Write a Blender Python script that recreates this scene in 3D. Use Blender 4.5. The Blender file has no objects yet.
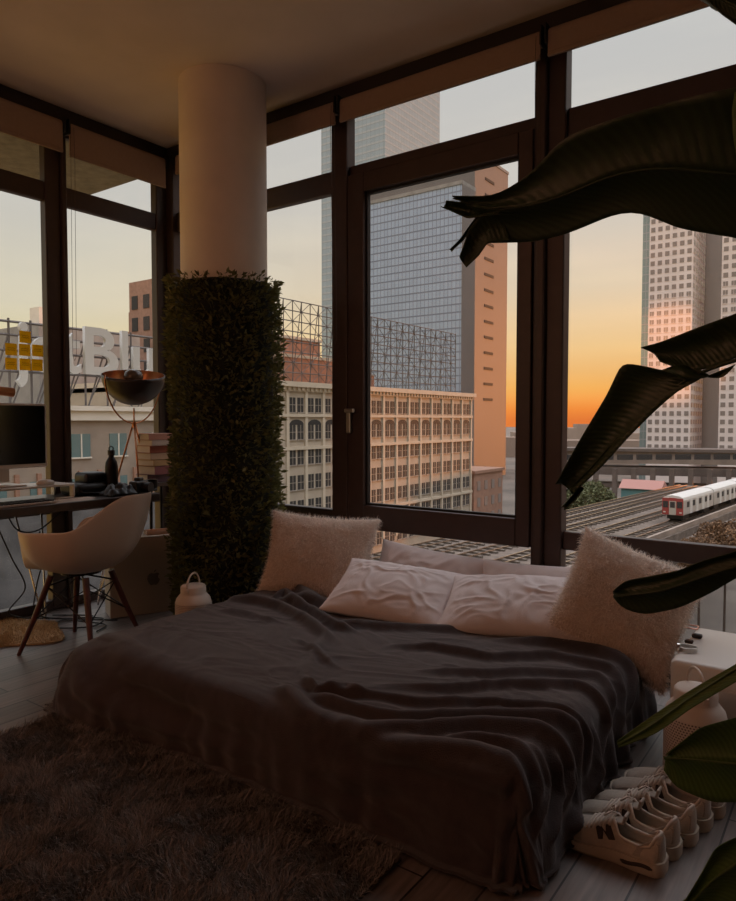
import bpy, bmesh, math, random
import numpy as np
from mathutils import Vector, Matrix, Euler
random.seed(7); RNG = np.random.default_rng(7)
S = bpy.context.scene
COL = S.collection
PI = math.pi
def rad(d): return d*PI/180

# ------------------------------------------------------------------ camera geometry
FPX, PITCH, YAW, CH = 693.6, rad(2.5), rad(35.64), 1.18
_cp, _sp = math.cos(PITCH), math.sin(PITCH)
RV = Vector((math.cos(YAW), math.sin(YAW), 0)); FH = Vector((-math.sin(YAW), math.cos(YAW), 0))
WV = FH*_cp - Vector((0,0,_sp)); UV = FH*_sp + Vector((0,0,_cp)); CAM = Vector((0,0,CH))
def ray(x, y): return WV + RV*((x-368)/FPX) - UV*((y-450.5)/FPX)
def atz(x, y, z): d = ray(x,y); return CAM + d*((z-CH)/d.z)
def atX(x, y, X): d = ray(x,y); return CAM + d*(X/d.x)
def atY(x, y, Y): d = ray(x,y); return CAM + d*(Y/d.y)
def atD(x, y, D): return CAM + ray(x,y)*D

cd = bpy.data.cameras.new('camera'); cam = bpy.data.objects.new('camera', cd); COL.objects.link(cam)
cam.location = CAM; cam.rotation_euler = (PI/2-PITCH, 0, YAW)
cd.sensor_fit = 'VERTICAL'; cd.sensor_height = 36; cd.lens = FPX/901*36; cd.clip_start = .02; cd.clip_end = 6000
S.camera = cam
S.view_settings.view_transform = 'Standard'; S.view_settings.look = 'None'
S.view_settings.exposure = 0; S.view_settings.gamma = 1; S.view_settings.use_curve_mapping = False

# ------------------------------------------------------------------ materials
def srgb(r, g, b):
    f = lambda c: (c/255/12.92) if c/255 <= .04045 else ((c/255+.055)/1.055)**2.4
    return (f(r), f(g), f(b), 1)
class NT:
    def __init__(s, name):
        s.m = bpy.data.materials.new(name); s.m.use_nodes = True; s.t = s.m.node_tree; s.t.nodes.clear()
        s.out = s.n('ShaderNodeOutputMaterial')
    def n(s, typ, **kw):
        nd = s.t.nodes.new(typ)
        for k, v in kw.items():
            if k.startswith('i_'):
                nd.inputs[k[2:].replace('_', ' ')].default_value = v
            else: setattr(nd, k, v)
        return nd
    def l(s, a, b): s.t.links.new(a, b)
    def ramp(s, fac, stops):
        r = s.n('ShaderNodeValToRGB'); e = r.color_ramp.elements
        while len(e) < len(stops): e.new(.5)
        for q, (p, c) in zip(e, stops): q.position = p; q.color = c
        s.l(fac, r.inputs[0]); return r.outputs[0]
    def math(s, op, a, b=None, c=None):
        m = s.n('ShaderNodeMath', operation=op)
        for i, v in enumerate((a, b, c)):
            if v is None: continue
            if isinstance(v, (int, float)): m.inputs[i].default_value = v
            else: s.l(v, m.inputs[i])
        return m.outputs[0]
    def mix(s, fac, a, b):
        m = s.n('ShaderNodeMix', data_type='RGBA')
        for i, v in ((0, fac), (6, a), (7, b)):
            if isinstance(v, (int, float, tuple)): m.inputs[i].default_value = v
            else: s.l(v, m.inputs[i])
        return m.outputs[2]
def pmat(name, col, rough=.6, metal=0, var=.0, vscale=8, bump=0, bscale=60, sheen=0, trans=0, island=0, coat=0, spec=.5):
    """principled material with noise colour variation, optional bump"""
    k = NT(name); p = k.n('ShaderNodeBsdfPrincipled')
    p.inputs['Roughness'].default_value = rough; p.inputs['Metallic'].default_value = metal
    p.inputs['Specular IOR Level'].default_value = spec
    if sheen: p.inputs['Sheen Weight'].default_value = sheen
    if coat: p.inputs['Coat Weight'].default_value = coat
    c = tuple(col); tc = k.n('ShaderNodeTexCoord')
    dk = tuple(x*(1-var) for x in c[:3])+(1,); lt = tuple(min(1, x*(1+var)) for x in c[:3])+(1,)
    if island:
        g = k.n('ShaderNodeNewGeometry')
        dk = tuple(x*(1-island) for x in c[:3])+(1,); lt = tuple(min(1, x*(1+island)) for x in c[:3])+(1,)
        k.l(k.ramp(g.outputs['Random Per Island'], [(0, dk), (1, lt)]), p.inputs['Base Color'])
    elif var:
        nz = k.n('ShaderNodeTexNoise', i_Scale=vscale, i_Detail=5.); k.l(tc.outputs['Object'], nz.inputs['Vector'])
        k.l(k.ramp(nz.outputs[0], [(.3, dk), (.7, lt)]), p.inputs['Base Color'])
    else: p.inputs['Base Color'].default_value = c
    if bump:
        nz = k.n('ShaderNodeTexNoise', i_Scale=bscale, i_Detail=4.); k.l(tc.outputs['Object'], nz.inputs['Vector'])
        b = k.n('ShaderNodeBump', i_Strength=bump, i_Distance=.01); k.l(nz.outputs[0], b.inputs['Height']); k.l(b.outputs[0], p.inputs['Normal'])
    sh = p.outputs[0]
    if trans:
        t = k.n('ShaderNodeBsdfTranslucent'); t.inputs[0].default_value = tuple(min(1, x*1.6) for x in c[:3])+(1,)
        mx = k.n('ShaderNodeMixShader'); mx.inputs[0].default_value = trans
        k.l(sh, mx.inputs[1]); k.l(t.outputs[0], mx.inputs[2]); sh = mx.outputs[0]
    k.l(sh, k.out.inputs[0]); return k.m
def glassmat(name, tint=(.99,.99,.99,1), refl=.8):
    k = NT(name); t = k.n('ShaderNodeBsdfTransparent'); t.inputs[0].default_value = tint
    g = k.n('ShaderNodeBsdfGlossy', i_Roughness=.0); ge = k.n('ShaderNodeNewGeometry'); vm = k.n('ShaderNodeVectorMath', operation='DOT_PRODUCT')
    k.l(ge.outputs['Incoming'], vm.inputs[0]); k.l(ge.outputs['Normal'], vm.inputs[1]); f = k.math('MULTIPLY_ADD', k.math('POWER', k.math('SUBTRACT', 1, k.math('ABSOLUTE', vm.outputs['Value'])), 5), .96, .03)
    mx = k.n('ShaderNodeMixShader'); k.l(k.math('MULTIPLY', f, refl), mx.inputs[0]); k.l(t.outputs[0], mx.inputs[1]); k.l(g.outputs[0], mx.inputs[2])
    k.l(mx.outputs[0], k.out.inputs[0]); return k.m
def emat(name, col, st):
    k = NT(name); e = k.n('ShaderNodeEmission'); e.inputs[0].default_value = col; e.inputs[1].default_value = st
    k.l(e.outputs[0], k.out.inputs[0]); return k.m

M = {}
M['plaster'] = pmat('ceiling_paint', (.72,.60,.52,1), .9, var=.05, vscale=3, bump=.1, bscale=200)
M['wall'] = pmat('wall_paint', (.70,.62,.55,1), .9, var=.05)
M['column'] = pmat('column_paint', (.74,.64,.56,1), .8, var=.06, vscale=4, bump=.08, bscale=120)
M['frame'] = pmat('window_frame_paint', (.045,.026,.022,1), .42, var=.12, vscale=20)
M['gasket'] = pmat('black_gasket', (.008,.008,.008,1), .6)
M['glass'] = glassmat('window_glass')
M['blind'] = pmat('blind_fabric', (.36,.26,.20,1), .9, var=.05, vscale=60, trans=.12)
M['trim'] = pmat('dark_trim', (.02,.014,.012,1), .5)
M['steel'] = pmat('brushed_steel', (.5,.48,.45,1), .3, 1)
M['chrome'] = pmat('chrome', (.7,.66,.62,1), .15, 1)
M['copper'] = pmat('copper', (.45,.19,.09,1), .35, 1)
M['black'] = pmat('black_plastic', (.012,.011,.012,1), .45)
M['blackmetal'] = pmat('black_metal', (.012,.009,.009,1), .35, .6)
M['screen'] = pmat('black_screen', (.004,.004,.005,1), .15)
M['silver'] = pmat('silver_bezel', (.55,.49,.44,1), .4, .1)
M['white'] = pmat('white_plastic', (.62,.57,.52,1), .4)
M['shell'] = pmat('chair_plastic', (.60,.50,.42,1), .38)
M['redwood'] = pmat('dark_red_wood', (.085,.022,.016,1), .4, var=.3, vscale=30)
M['carton'] = pmat('white_carton', (.46,.40,.33,1), .7, var=.04)
M['cartongrey'] = pmat('grey_print', (.17,.15,.13,1), .6)
M['desk'] = pmat('dark_desk_wood', (.05,.036,.03,1), .33, var=.25, vscale=14)
M['paper'] = pmat('paper', (.6,.52,.45,1), .8)
M['linen'] = pmat('white_linen', (.66,.58,.57,1), .9, var=.04, bump=.15, bscale=400, sheen=.2)
M['blanket'] = pmat('brown_fleece', (.044,.030,.0295,1), .95, var=.16, vscale=40, bump=.4, bscale=300, sheen=.22)
M['fur'] = pmat('cream_fur', (.82,.70,.61,1), .9, island=.16, trans=.25)
M['furbase'] = pmat('cream_fabric', (.62,.50,.42,1), .95, var=.1)
M['sheep'] = pmat('tan_sheepskin', (.50,.34,.18,1), .9, island=.25)
M['rugbase'] = pmat('rug_backing', (.05,.04,.033,1), 1)
M['pile'] = pmat('dark_pile', (.20,.175,.16,1), .85, island=.5)
M['leafy'] = pmat('boxwood_leaf', (.125,.115,.035,1), .6, island=.6, trans=.25)
M['backing'] = pmat('green_backing', (.012,.013,.006,1), .9)
M['speaker'] = pmat('white_speaker', (.58,.49,.42,1), .55)
M['cable'] = pmat('black_cable', (.010,.009,.009,1), .5)
M['postit'] = pmat('yellow_paper', (.80,.50,.02,1), .7, var=.05, vscale=40, trans=.45)
M['ink'] = pmat('brown_ink', (.22,.11,.01,1), .8)
M['pot'] = pmat('grey_pot', (.22,.2,.18,1), .7, var=.1)
M['soil'] = pmat('potting_soil', (.02,.014,.01,1), 1, var=.4, vscale=60)
M['petiole'] = pmat('leaf_stalk', (.06,.10,.02,1), .5)
M['shoe'] = pmat('beige_suede', (.46,.40,.34,1), .9, var=.08, vscale=60, bump=.2, bscale=300)
M['shoemesh'] = pmat('beige_mesh', (.36,.32,.28,1), .95, bump=.4, bscale=700)
M['sole'] = pmat('cream_rubber', (.48,.41,.33,1), .7)
M['darksuede'] = pmat('dark_accent', (.05,.035,.03,1), .9)
M['lining'] = pmat('shoe_lining', (.16,.12,.10,1), 1)
M['lace'] = pmat('shoe_lace', (.55,.48,.42,1), .9)

def leafmat(name, col, col2, trans):
    k = NT(name); p = k.n('ShaderNodeBsdfPrincipled', i_Roughness=.42); uv = k.n('ShaderNodeUVMap')
    w = k.n('ShaderNodeTexWave', wave_type='BANDS', bands_direction='X', i_Scale=11., i_Distortion=.6, i_Detail=1.)
    k.l(uv.outputs[0], w.inputs['Vector'])
    c = k.ramp(w.outputs[0], [(.2, col), (.9, col2)]); k.l(c, p.inputs['Base Color'])
    b = k.n('ShaderNodeBump', i_Strength=.2, i_Distance=.003); k.l(w.outputs[0], b.inputs['Height']); k.l(b.outputs[0], p.inputs['Normal'])
    t = k.n('ShaderNodeBsdfTranslucent'); k.l(c, t.inputs[0]); mx = k.n('ShaderNodeMixShader'); mx.inputs[0].default_value = trans
    k.l(p.outputs[0], mx.inputs[1]); k.l(t.outputs[0], mx.inputs[2]); k.l(mx.outputs[0], k.out.inputs[0]); return k.m
M['bigleaf'] = leafmat('bird_of_paradise_leaf', (.022,.042,.015,1), (.030,.056,.020,1), .10)
M['younglitleaf'] = leafmat('young_lit_leaf', (.085,.15,.032,1), (.11,.19,.045,1), .3)

def floormat():
    k = NT('dark_wood_planks'); p = k.n('ShaderNodeBsdfPrincipled'); tc = k.n('ShaderNodeTexCoord')
    mp = k.n('ShaderNodeMapping'); mp.inputs['Rotation'].default_value = (0,0,PI/2); k.l(tc.outputs['Object'], mp.inputs[0])
    br = k.n('ShaderNodeTexBrick', i_Scale=1., i_Mortar_Size=.003, i_Brick_Width=1.5, i_Row_Height=.15)
    br.inputs['Color1'].default_value = (.13,.105,.095,1); br.inputs['Color2'].default_value = (.19,.155,.14,1); br.inputs['Mortar'].default_value = (.012,.009,.008,1)
    k.l(mp.outputs[0], br.inputs['Vector'])
    m2 = k.n('ShaderNodeMapping'); m2.inputs['Scale'].default_value = (2,30,1); k.l(mp.outputs[0], m2.inputs[0])
    nz = k.n('ShaderNodeTexNoise', i_Scale=2., i_Detail=6.); k.l(m2.outputs[0], nz.inputs['Vector'])
    c = k.n('ShaderNodeMix', data_type='RGBA', blend_type='MULTIPLY'); c.inputs[0].default_value = 1
    k.l(br.outputs[0], c.inputs[6]); k.l(k.ramp(nz.outputs[0], [(.3, (.65,.65,.65,1)), (.7, (1.2,1.2,1.2,1))]), c.inputs[7])
    k.l(c.outputs[2], p.inputs['Base Color']); p.inputs['Roughness'].default_value = .42
    b = k.n('ShaderNodeBump', i_Strength=.2, i_Distance=.003); k.l(nz.outputs[0], b.inputs['Height']); k.l(b.outputs[0], p.inputs['Normal'])
    k.l(p.outputs[0], k.out.inputs[0]); return k.m
M['floor'] = floormat()
def perfmat():
    k = NT('perforated_metal'); p = k.n('ShaderNodeBsdfPrincipled', i_Roughness=.5); uv = k.n('ShaderNodeUVMap')
    sx = k.n('ShaderNodeSeparateXYZ'); k.l(uv.outputs[0], sx.inputs[0])
    row = k.math('FLOOR', k.math('MULTIPLY', sx.outputs[1], 26))
    u = k.math('FRACT', k.math('ADD', k.math('MULTIPLY', sx.outputs[0], 60), k.math('MULTIPLY', row, .5)))
    v = k.math('FRACT', k.math('MULTIPLY', sx.outputs[1], 26))
    d = k.math('SQRT', k.math('ADD', k.math('POWER', k.math('SUBTRACT', u, .5), 2), k.math('POWER', k.math('SUBTRACT', v, .5), 2)))
    k.l(k.mix(k.math('LESS_THAN', d, .3), (.58,.49,.42,1), (.12,.075,.055,1)), p.inputs['Base Color'])
    k.l(p.outputs[0], k.out.inputs[0]); return k.m
M['perf'] = perfmat()
def curtain(name, glass, mull, cw, ch, rough=.12, axis=0, mw=.08, spandrel=None, sp=.3):
    """glass curtain wall: grid of mullions over reflective panes, in metres"""
    k = NT(name); p = k.n('ShaderNodeBsdfPrincipled'); tc = k.n('ShaderNodeTexCoord'); sx = k.n('ShaderNodeSeparateXYZ'); k.l(tc.outputs['Object'], sx.inputs[0])
    uu = k.math('MULTIPLY', k.math('ADD', sx.outputs[0], sx.outputs[1]), 1/cw); vv = k.math('MULTIPLY', sx.outputs[2], 1/ch)
    fu, fv = k.math('FRACT', uu), k.math('FRACT', vv)
    m = k.math('MAXIMUM', k.math('LESS_THAN', fu, mw), k.math('LESS_THAN', fv, mw*1.2))
    cb = k.n('ShaderNodeCombineXYZ'); k.l(k.math('FLOOR', uu), cb.inputs[0]); k.l(k.math('FLOOR', vv), cb.inputs[1])
    wn = k.n('ShaderNodeTexWhiteNoise', noise_dimensions='2D'); k.l(cb.outputs[0], wn.inputs['Vector'])
    g2 = tuple(c*.9 for c in glass[:3])+(1,)
    c = k.mix(wn.outputs[0], glass, g2)
    if spandrel: c = k.mix(k.math('LESS_THAN', fv, sp), c, spandrel)
    k.l(k.mix(m, c, mull), p.inputs['Base Color']); p.inputs['Roughness'].default_value = rough
    k.l(k.math('MULTIPLY_ADD', m, -.3, .3), p.inputs['Metallic'])
    k.l(p.outputs[0], k.out.inputs[0]); return k.m
M['bluegrid'] = curtain('blue_curtain_wall', (.36,.43,.55,1), (.16,.18,.23,1), 1.5, 2.6, mw=.15, rough=.25)
M['paleglass'] = curtain('pale_blue_tower_glass', (.36,.42,.46,1), (.20,.22,.24,1), 3.0, 3.9, mw=.07, spandrel=(.42,.44,.45,1), sp=.35)
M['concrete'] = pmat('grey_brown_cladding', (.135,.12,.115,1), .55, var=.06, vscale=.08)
M['greenglass'] = curtain('green_glass', (.26,.33,.32,1), (.3,.3,.3,1), 2.0, 3.0, mw=.1)
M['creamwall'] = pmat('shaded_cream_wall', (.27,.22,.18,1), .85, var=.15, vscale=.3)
M['stone'] = pmat('limestone', (.40,.34,.27,1), .85, var=.12, vscale=.3)
M['stonetrim'] = pmat('pale_limestone_trim', (.50,.43,.34,1), .85, var=.06, vscale=.5)
M['brick'] = pmat('red_brown_brick', (.30,.17,.12,1), .9, var=.15, vscale=1.)
M['brick2'] = pmat('warm_brick', (.30,.16,.11,1), .9, var=.15, vscale=1.)
M['aptwall'] = pmat('pale_apartment_concrete', (.74,.64,.60,1), .8, var=.05, vscale=.1)
M['win'] = pmat('distant_window_glass', (.045,.043,.042,1), .6, 0, spec=.15)
M['win2'] = pmat('hazy_window_glass', (.24,.20,.18,1), .3)
M['winteal'] = pmat('teal_window_glass', (.10,.17,.18,1), .15)
M['winframe'] = pmat('window_frame_grey', (.30,.26,.22,1), .7)
M['greyroof'] = pmat('grey_roof', (.24,.23,.22,1), .9, var=.15, vscale=.4)
M['white_ext'] = pmat('white_cornice', (.62,.58,.52,1), .7, var=.06, vscale=.4)
M['latt'] = pmat('lattice_steel', (.10,.085,.08,1), .7)
M['signw'] = pmat('white_sign_letter', (.42,.41,.39,1), .6)
M['ground'] = pmat('city_ground', (.15,.125,.105,1), .95, var=.35, vscale=.06)
M['deck'] = pmat('track_bed', (.13,.10,.08,1), .95, var=.35, vscale=.7)
M['rail'] = pmat('worn_rail', (.55,.45,.36,1), .25, 1)
M['tie'] = pmat('timber_ties', (.115,.09,.072,1), .9)
M['viaduct'] = pmat('viaduct_steel', (.13,.10,.085,1), .8, var=.2, vscale=.3)
M['viaduct2'] = pmat('viaduct_pale_panel', (.27,.21,.17,1), .8, var=.2, vscale=.3)
M['train'] = pmat('train_steel', (.55,.52,.48,1), .35, .5, var=.05, vscale=1)
M['trainroof'] = pmat('train_roof', (.62,.60,.57,1), .5, .2)
M['trainred'] = pmat('train_red', (.30,.045,.04,1), .4)
M['autumn'] = pmat('autumn_foliage', (.16,.085,.04,1), .8, island=.5)
M['bush'] = pmat('green_foliage', (.10,.11,.045,1), .8, island=.4)
M['bark'] = pmat('bark', (.06,.04,.03,1), .9)
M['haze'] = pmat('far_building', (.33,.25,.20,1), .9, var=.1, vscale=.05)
M['tealwall'] = pmat('teal_wall', (.10,.22,.22,1), .8)
M['pinkroof'] = pmat('pink_roof', (.40,.20,.17,1), .8)
M['rosegold'] = pmat('rose_gold', (.65,.35,.27,1), .25, 1)
M['gold'] = pmat('brass', (.6,.42,.2,1), .3, 1)
BOOK = [pmat('book_cover', c, .6) for c in ((.42,.20,.14,1), (.50,.40,.33,1), (.35,.10,.06,1), (.40,.24,.10,1), (.20,.06,.06,1), (.48,.33,.22,1), (.16,.10,.14,1))]

# ------------------------------------------------------------------ builders
class MB:
    def __init__(s): s.v = []; s.f = []; s.mi = []; s.cur = 0
    def add(s, vs, fs):
        o = len(s.v); s.v += [tuple(v) for v in vs]; s.f += [tuple(i+o for i in f) for f in fs]; s.mi += [s.cur]*len(fs); return s
    def box(s, c, d, rot=None):
        hx, hy, hz = d[0]/2, d[1]/2, d[2]/2
        vs = [Vector((x, y, z)) for x in (-hx, hx) for y in (-hy, hy) for z in (-hz, hz)]
        if rot is not None:
            R = rot if isinstance(rot, Matrix) else Euler(rot).to_matrix(); vs = [R@v for v in vs]
        c = Vector(c)
        return s.add([v+c for v in vs], [(0,1,3,2), (4,6,7,5), (0,4,5,1), (2,3,7,6), (0,2,6,4), (1,5,7,3)])
    def bx(s, x0, x1, y0, y1, z0, z1): return s.box(((x0+x1)/2, (y0+y1)/2, (z0+z1)/2), (abs(x1-x0), abs(y1-y0), abs(z1-z0)))
    def tube(s, pts, r, n=8, cap=True):
        pts = [Vector(p) for p in pts]; rs = r if isinstance(r, (list, tuple)) else [r]*len(pts)
        vs = []; up = None
        for i, p in enumerate(pts):
            t = (pts[min(i+1, len(pts)-1)]-pts[max(i-1, 0)]).normalized()
            if up is None:
                up = Vector((0,0,1)) if abs(t.z) < .9 else Vector((1,0,0))
            a = t.cross(up).normalized(); b = a.cross(t).normalized(); up = b
            vs += [p+(a*math.cos(2*PI*k/n)+b*math.sin(2*PI*k/n))*rs[i] for k in range(n)]
        fs = [(i*n+k, i*n+(k+1) % n, (i+1)*n+(k+1) % n, (i+1)*n+k) for i in range(len(pts)-1) for k in range(n)]
        if cap: fs += [tuple(range(n))[::-1], tuple((len(pts)-1)*n+k for k in range(n))]
        return s.add(vs, fs)
    def lathe(s, prof, c=(0,0,0), n=24, close=False):
        c = Vector(c); m = len(prof)
        vs = [c+Vector((r*math.cos(2*PI*k/n), r*math.sin(2*PI*k/n), z)) for r, z in prof for k in range(n)]
        fs = [(i*n+k, i*n+(k+1) % n, (i+1)*n+(k+1) % n, (i+1)*n+k) for i in range(m-1) for k in range(n)]
        return s.add(vs, fs)
    def poly(s, pts, nrm, th):
        """flat polygon extruded by th along nrm"""
        n = len(pts); nv = Vector(nrm)*th; pts = [Vector(p) for p in pts]
        return s.add(pts+[p+nv for p in pts], [tuple(range(n))[::-1], tuple(range(n, 2*n))]+[(i, (i+1) % n, n+(i+1) % n, n+i) for i in range(n)])
    def build(s, name, mats, parent=None, smooth=False, bevel=0, seg=2, subd=0, solid=0, loc=None, autos=None):
        me = bpy.data.meshes.new(name); me.from_pydata(s.v, [], s.f)
        for m in (mats if isinstance(mats, (list, tuple)) else [mats]): me.materials.append(m)
        me.polygons.foreach_set('material_index', s.mi)
        bm = bmesh.new(); bm.from_mesh(me); bmesh.ops.recalc_face_normals(bm, faces=bm.faces); bm.to_mesh(me); bm.free()
        if smooth: me.polygons.foreach_set('use_smooth', [True]*len(me.polygons))
        if autos: me.set_sharp_from_angle(angle=rad(autos))
        o = bpy.data.objects.new(name, me); COL.objects.link(o)
        if parent: o.parent = parent
        if loc is not None: o.location = loc
        if solid: q = o.modifiers.new('solidify', 'SOLIDIFY'); q.thickness = solid; q.offset = 0
        if bevel: q = o.modifiers.new('bevel', 'BEVEL'); q.width = bevel; q.segments = seg; q.limit_method = 'ANGLE'
        if subd: q = o.modifiers.new('subd', 'SUBSURF'); q.levels = q.render_levels = subd
        return o
def trimesh(name, V, T, mat, parent=None, smooth=False, uv=None):
    """fast triangle mesh from arrays"""
    me = bpy.data.meshes.new(name); V = np.asarray(V, np.float32); T = np.asarray(T, np.int32)
    me.vertices.add(len(V)); me.vertices.foreach_set('co', V.ravel())
    nv = T.shape[1]
    me.loops.add(T.size); me.loops.foreach_set('vertex_index', T.ravel())
    me.polygons.add(len(T)); me.polygons.foreach_set('loop_start', np.arange(0, T.size, nv, dtype=np.int32))
    if smooth: me.polygons.foreach_set('use_smooth', np.ones(len(T), bool))
    if uv is not None:
        l = me.uv_layers.new(name='UVMap'); l.data.foreach_set('uv', np.asarray(uv, np.float32)[T.ravel()].ravel())
    me.update(calc_edges=True); me.validate()
    for m in (mat if isinstance(mat, list) else [mat]): me.materials.append(m)
    o = bpy.data.objects.new(name, me); COL.objects.link(o)
    if parent: o.parent = parent
    return o
def tag(o, label=None, cat=None, group=None, kind=None):
    if label: o['label'] = label
    if cat: o['category'] = cat
    if group: o['group'] = group
    if kind: o['kind'] = kind
    return o
def thing(name, label, cat, loc=(0,0,0), rz=0, group=None):
    o = bpy.data.objects.new(name, None); COL.objects.link(o); o.location = loc; o.rotation_euler = (0,0,rz); o.empty_display_size = .1
    return tag(o, label, cat, group)
def struct(o): o['kind'] = 'structure'; return o
def dup(root, loc=None, rz=None, label=None, group=None):
    c = root.copy(); COL.objects.link(c)
    if loc is not None: c.location = loc
    if rz is not None: c.rotation_euler = (0,0,rz)
    if label: c['label'] = label
    if group: c['group'] = group
    for ch in list(root.children):
        d = ch.copy(); COL.objects.link(d); d.parent = c
        for g in list(ch.children):
            e = g.copy(); COL.objects.link(e); e.parent = d
    return c
def strands(name, P, N, length, width, lean, mat, parent=None, jit=.5, curl=.6):
    """fur: each strand a tapering ribbon bending towards lean"""
    n = len(P); L = length*(1+.35*RNG.standard_normal((n,1)).clip(-1.5,1.5))
    d0 = N+jit*RNG.standard_normal((n,3))+lean*.5; d0 /= np.linalg.norm(d0, axis=1, keepdims=True)
    d1 = d0+curl*(lean+.5*RNG.standard_normal((n,3))); d1 /= np.linalg.norm(d1, axis=1, keepdims=True)
    w = np.cross(d0, RNG.standard_normal((n,3))); w /= np.linalg.norm(w, axis=1, keepdims=True); w *= width
    m = P+d0*L*.5; t = m+d1*L*.5
    V = np.stack([P-w, P+w, m-w*.8, m+w*.8, t], 1).reshape(-1,3)
    b = np.arange(n)[:,None]*5
    T = np.concatenate([b+np.array([0,1,3]), b+np.array([0,3,2]), b+np.array([2,3,4])], 1).reshape(-1,3)
    return trimesh(name, V, T, mat, parent)

# ------------------------------------------------------------------ room shell
XW, YW, HC = -4.1, 3.27, 3.085
XR, YB = 2.4, -2.6
struct(MB().bx(XW-.2, XR, YB, YW+.15, -.12, 0).build('floor', M['floor']))
struct(MB().bx(XW-.2, XR, YB, YW+.15, HC, HC+.15).build('ceiling', M['plaster']))
struct(MB().bx(XW-.2, XR, YB-.12, YB, 0, HC).build('wall_back', M['wall']))
struct(MB().bx(XR, XR+.12, YB-.12, YW+.15, 0, HC).build('wall_right', M['wall']))
struct(MB().bx(XW-.15, XW, YB, .9, 0, HC).build('wall_left', M['wall']))
struct(MB().bx(1.3, XR, YW, YW+.15, 0, HC).build('wall_front', M['wall']))
# dark trim under the ceiling
struct(MB().bx(XW, 1.3, YW-.07, YW+.12, 3.0, HC).build('trim_1', M['trim'], bevel=.006))
struct(MB().bx(XW-.12, XW+.07, .9, YW-.07, 2.97, HC).build('trim_2', M['trim'], bevel=.006))
def member(nm, par, x0, x1, y0, y1, z0, z1, mat='frame', bev=.007):
    o = MB().bx(x0, x1, y0, y1, z0, z1).build(nm, M[mat], par, bevel=bev); return o
def pane(par, x0, x1, y0, y1, z0, z1):
    return MB().bx(x0, x1, y0, y1, z0, z1).build('pane', M['glass'], par)
def window(n):
    o = bpy.data.objects.new('window_%d' % n, None); COL.objects.link(o); o['kind'] = 'structure'; return o
ZB = .09; Z0, Z1 = .555, .645; Z2, Z3 = 2.515, 2.645; ZT = 3.0
def post_R(x0, x1, n, par, d=.06):
    member('mullion', par, x0, x1, YW-d, YW+.035, .0, ZT)
def win_R(n, x0, x1, sash=None):
    """fixed panes above and below, in the wall along X; sash = (x0, x1, gx0, gx1) for an opening light"""
    w = window(n)
    member('sill_rail', w, x0, x1, YW-.03, YW+.03, 0, ZB)
    member('rail', w, x0, x1, YW-.02, YW+.03, Z0, Z1 if not sash else Z0+.06)
    member('transom', w, x0, x1, YW-.02, YW+.03, Z2 if not sash else 2.56, Z3)
    member('head_rail', w, x0, x1, YW-.02, YW+.03, 2.93, ZT)
    g = YW+.006
    pane(w, x0-.01, x1+.01, g, g+.012, ZB-.01, Z0+.01); pane(w, x0-.01, x1+.01, g, g+.012, Z3-.01, 2.94)
    if sash:
        s0, s1, g0, g1 = sash
        b = MB(); y0, y1 = YW-.045, YW+.03
        b.bx(s0, g0, y0, y1, Z0-.005, 2.585).bx(g1, s1, y0, y1, Z0-.005, 2.585).bx(g0, g1, y0, y1, Z0-.005, .69).bx(g0, g1, y0, y1, 2.475, 2.585)
        f = b.build('sash_frame', M['frame'], w, bevel=.006)
        q = MB(); e = .012
        q.bx(g0, g0+e, YW-.02, g, .69, 2.475).bx(g1-e, g1, YW-.02, g, .69, 2.475).bx(g0, g1, YW-.02, g, .69, .69+e).bx(g0, g1, YW-.02, g, 2.475-e, 2.475)
        q.build('gasket', M['gasket'], f)
        pane(f, g0-.005, g1+.005, g, g+.012, .685, 2.48)
        h = MB().box((-2.435, YW-.06, 1.17), (.026, .03, .13)).box((-2.415, YW-.085, 1.235), (.065, .022, .024)).build('handle', M['steel'], f, bevel=.006)
    else:
        pane(w, x0-.01, x1+.01, g, g+.012, Z1-.01, Z2+.01)
    return w
w3 = win_R(3, -4.0, -2.573); w4 = win_R(4, -2.46, -1.30, (-2.46, -1.335, -2.345, -1.41)); w5 = win_R(5, -1.175, .05); w6 = win_R(6, .16, 1.3)
member('mullion', w3, -2.573, -2.46, YW-.05, YW+.035, 0, ZT); member('mullion', w3, -4.1, -4.0, YW-.05, YW+.035, 0, ZT)
member('mullion', w4, -1.335, -1.305, YW-.03, YW+.035, 0, ZT); member('mullion', w4, -1.305, -1.262, YW-.075, YW+.035, 0, ZT); member('mullion', w5, -1.262, -1.175, YW-.045, YW+.035, 0, ZT)
member('mullion', w5, .05, .16, YW-.05, YW+.035, 0, ZT)
# short stub of the thin post seen in the corner bay
member('mullion', w3, -3.72, -3.66, YW-.03, YW+.035, 0, ZT)
def win_L(n, y0, y1):
    w = window(n); xo, xi = XW-.03, XW+.02
    member('sill_rail', w, xo, xi+.01, y0, y1, 0, .062); member('rail', w, xo, xi, y0, y1, .60, .665)
    member('transom', w, xo, xi, y0, y1, 2.512, 2.628); member('head_rail', w, xo, xi, y0, y1, 2.93, 2.97)
    g = XW-.01
    for a, b in ((.055,.61), (.655,2.52), (2.62,2.94)): pane(w, g-.012, g, y0-.01, y1+.01, a, b)
    return w
w1 = win_L(1, .98, 2.325); w2 = win_L(2, 2.455, 3.135)
member('mullion', w1, XW-.035, XW+.03, .9, .98, 0, 2.97)
member('mullion', w1, XW-.035, XW+.03, 2.325, 2.42, 0, 2.97); member('mullion', w2, XW-.035, XW+.05, 2.42, 2.455, 0, 2.97)
member('mullion', w2, XW-.035, XW+.03, 3.135, YW, 0, 2.97)
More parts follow.
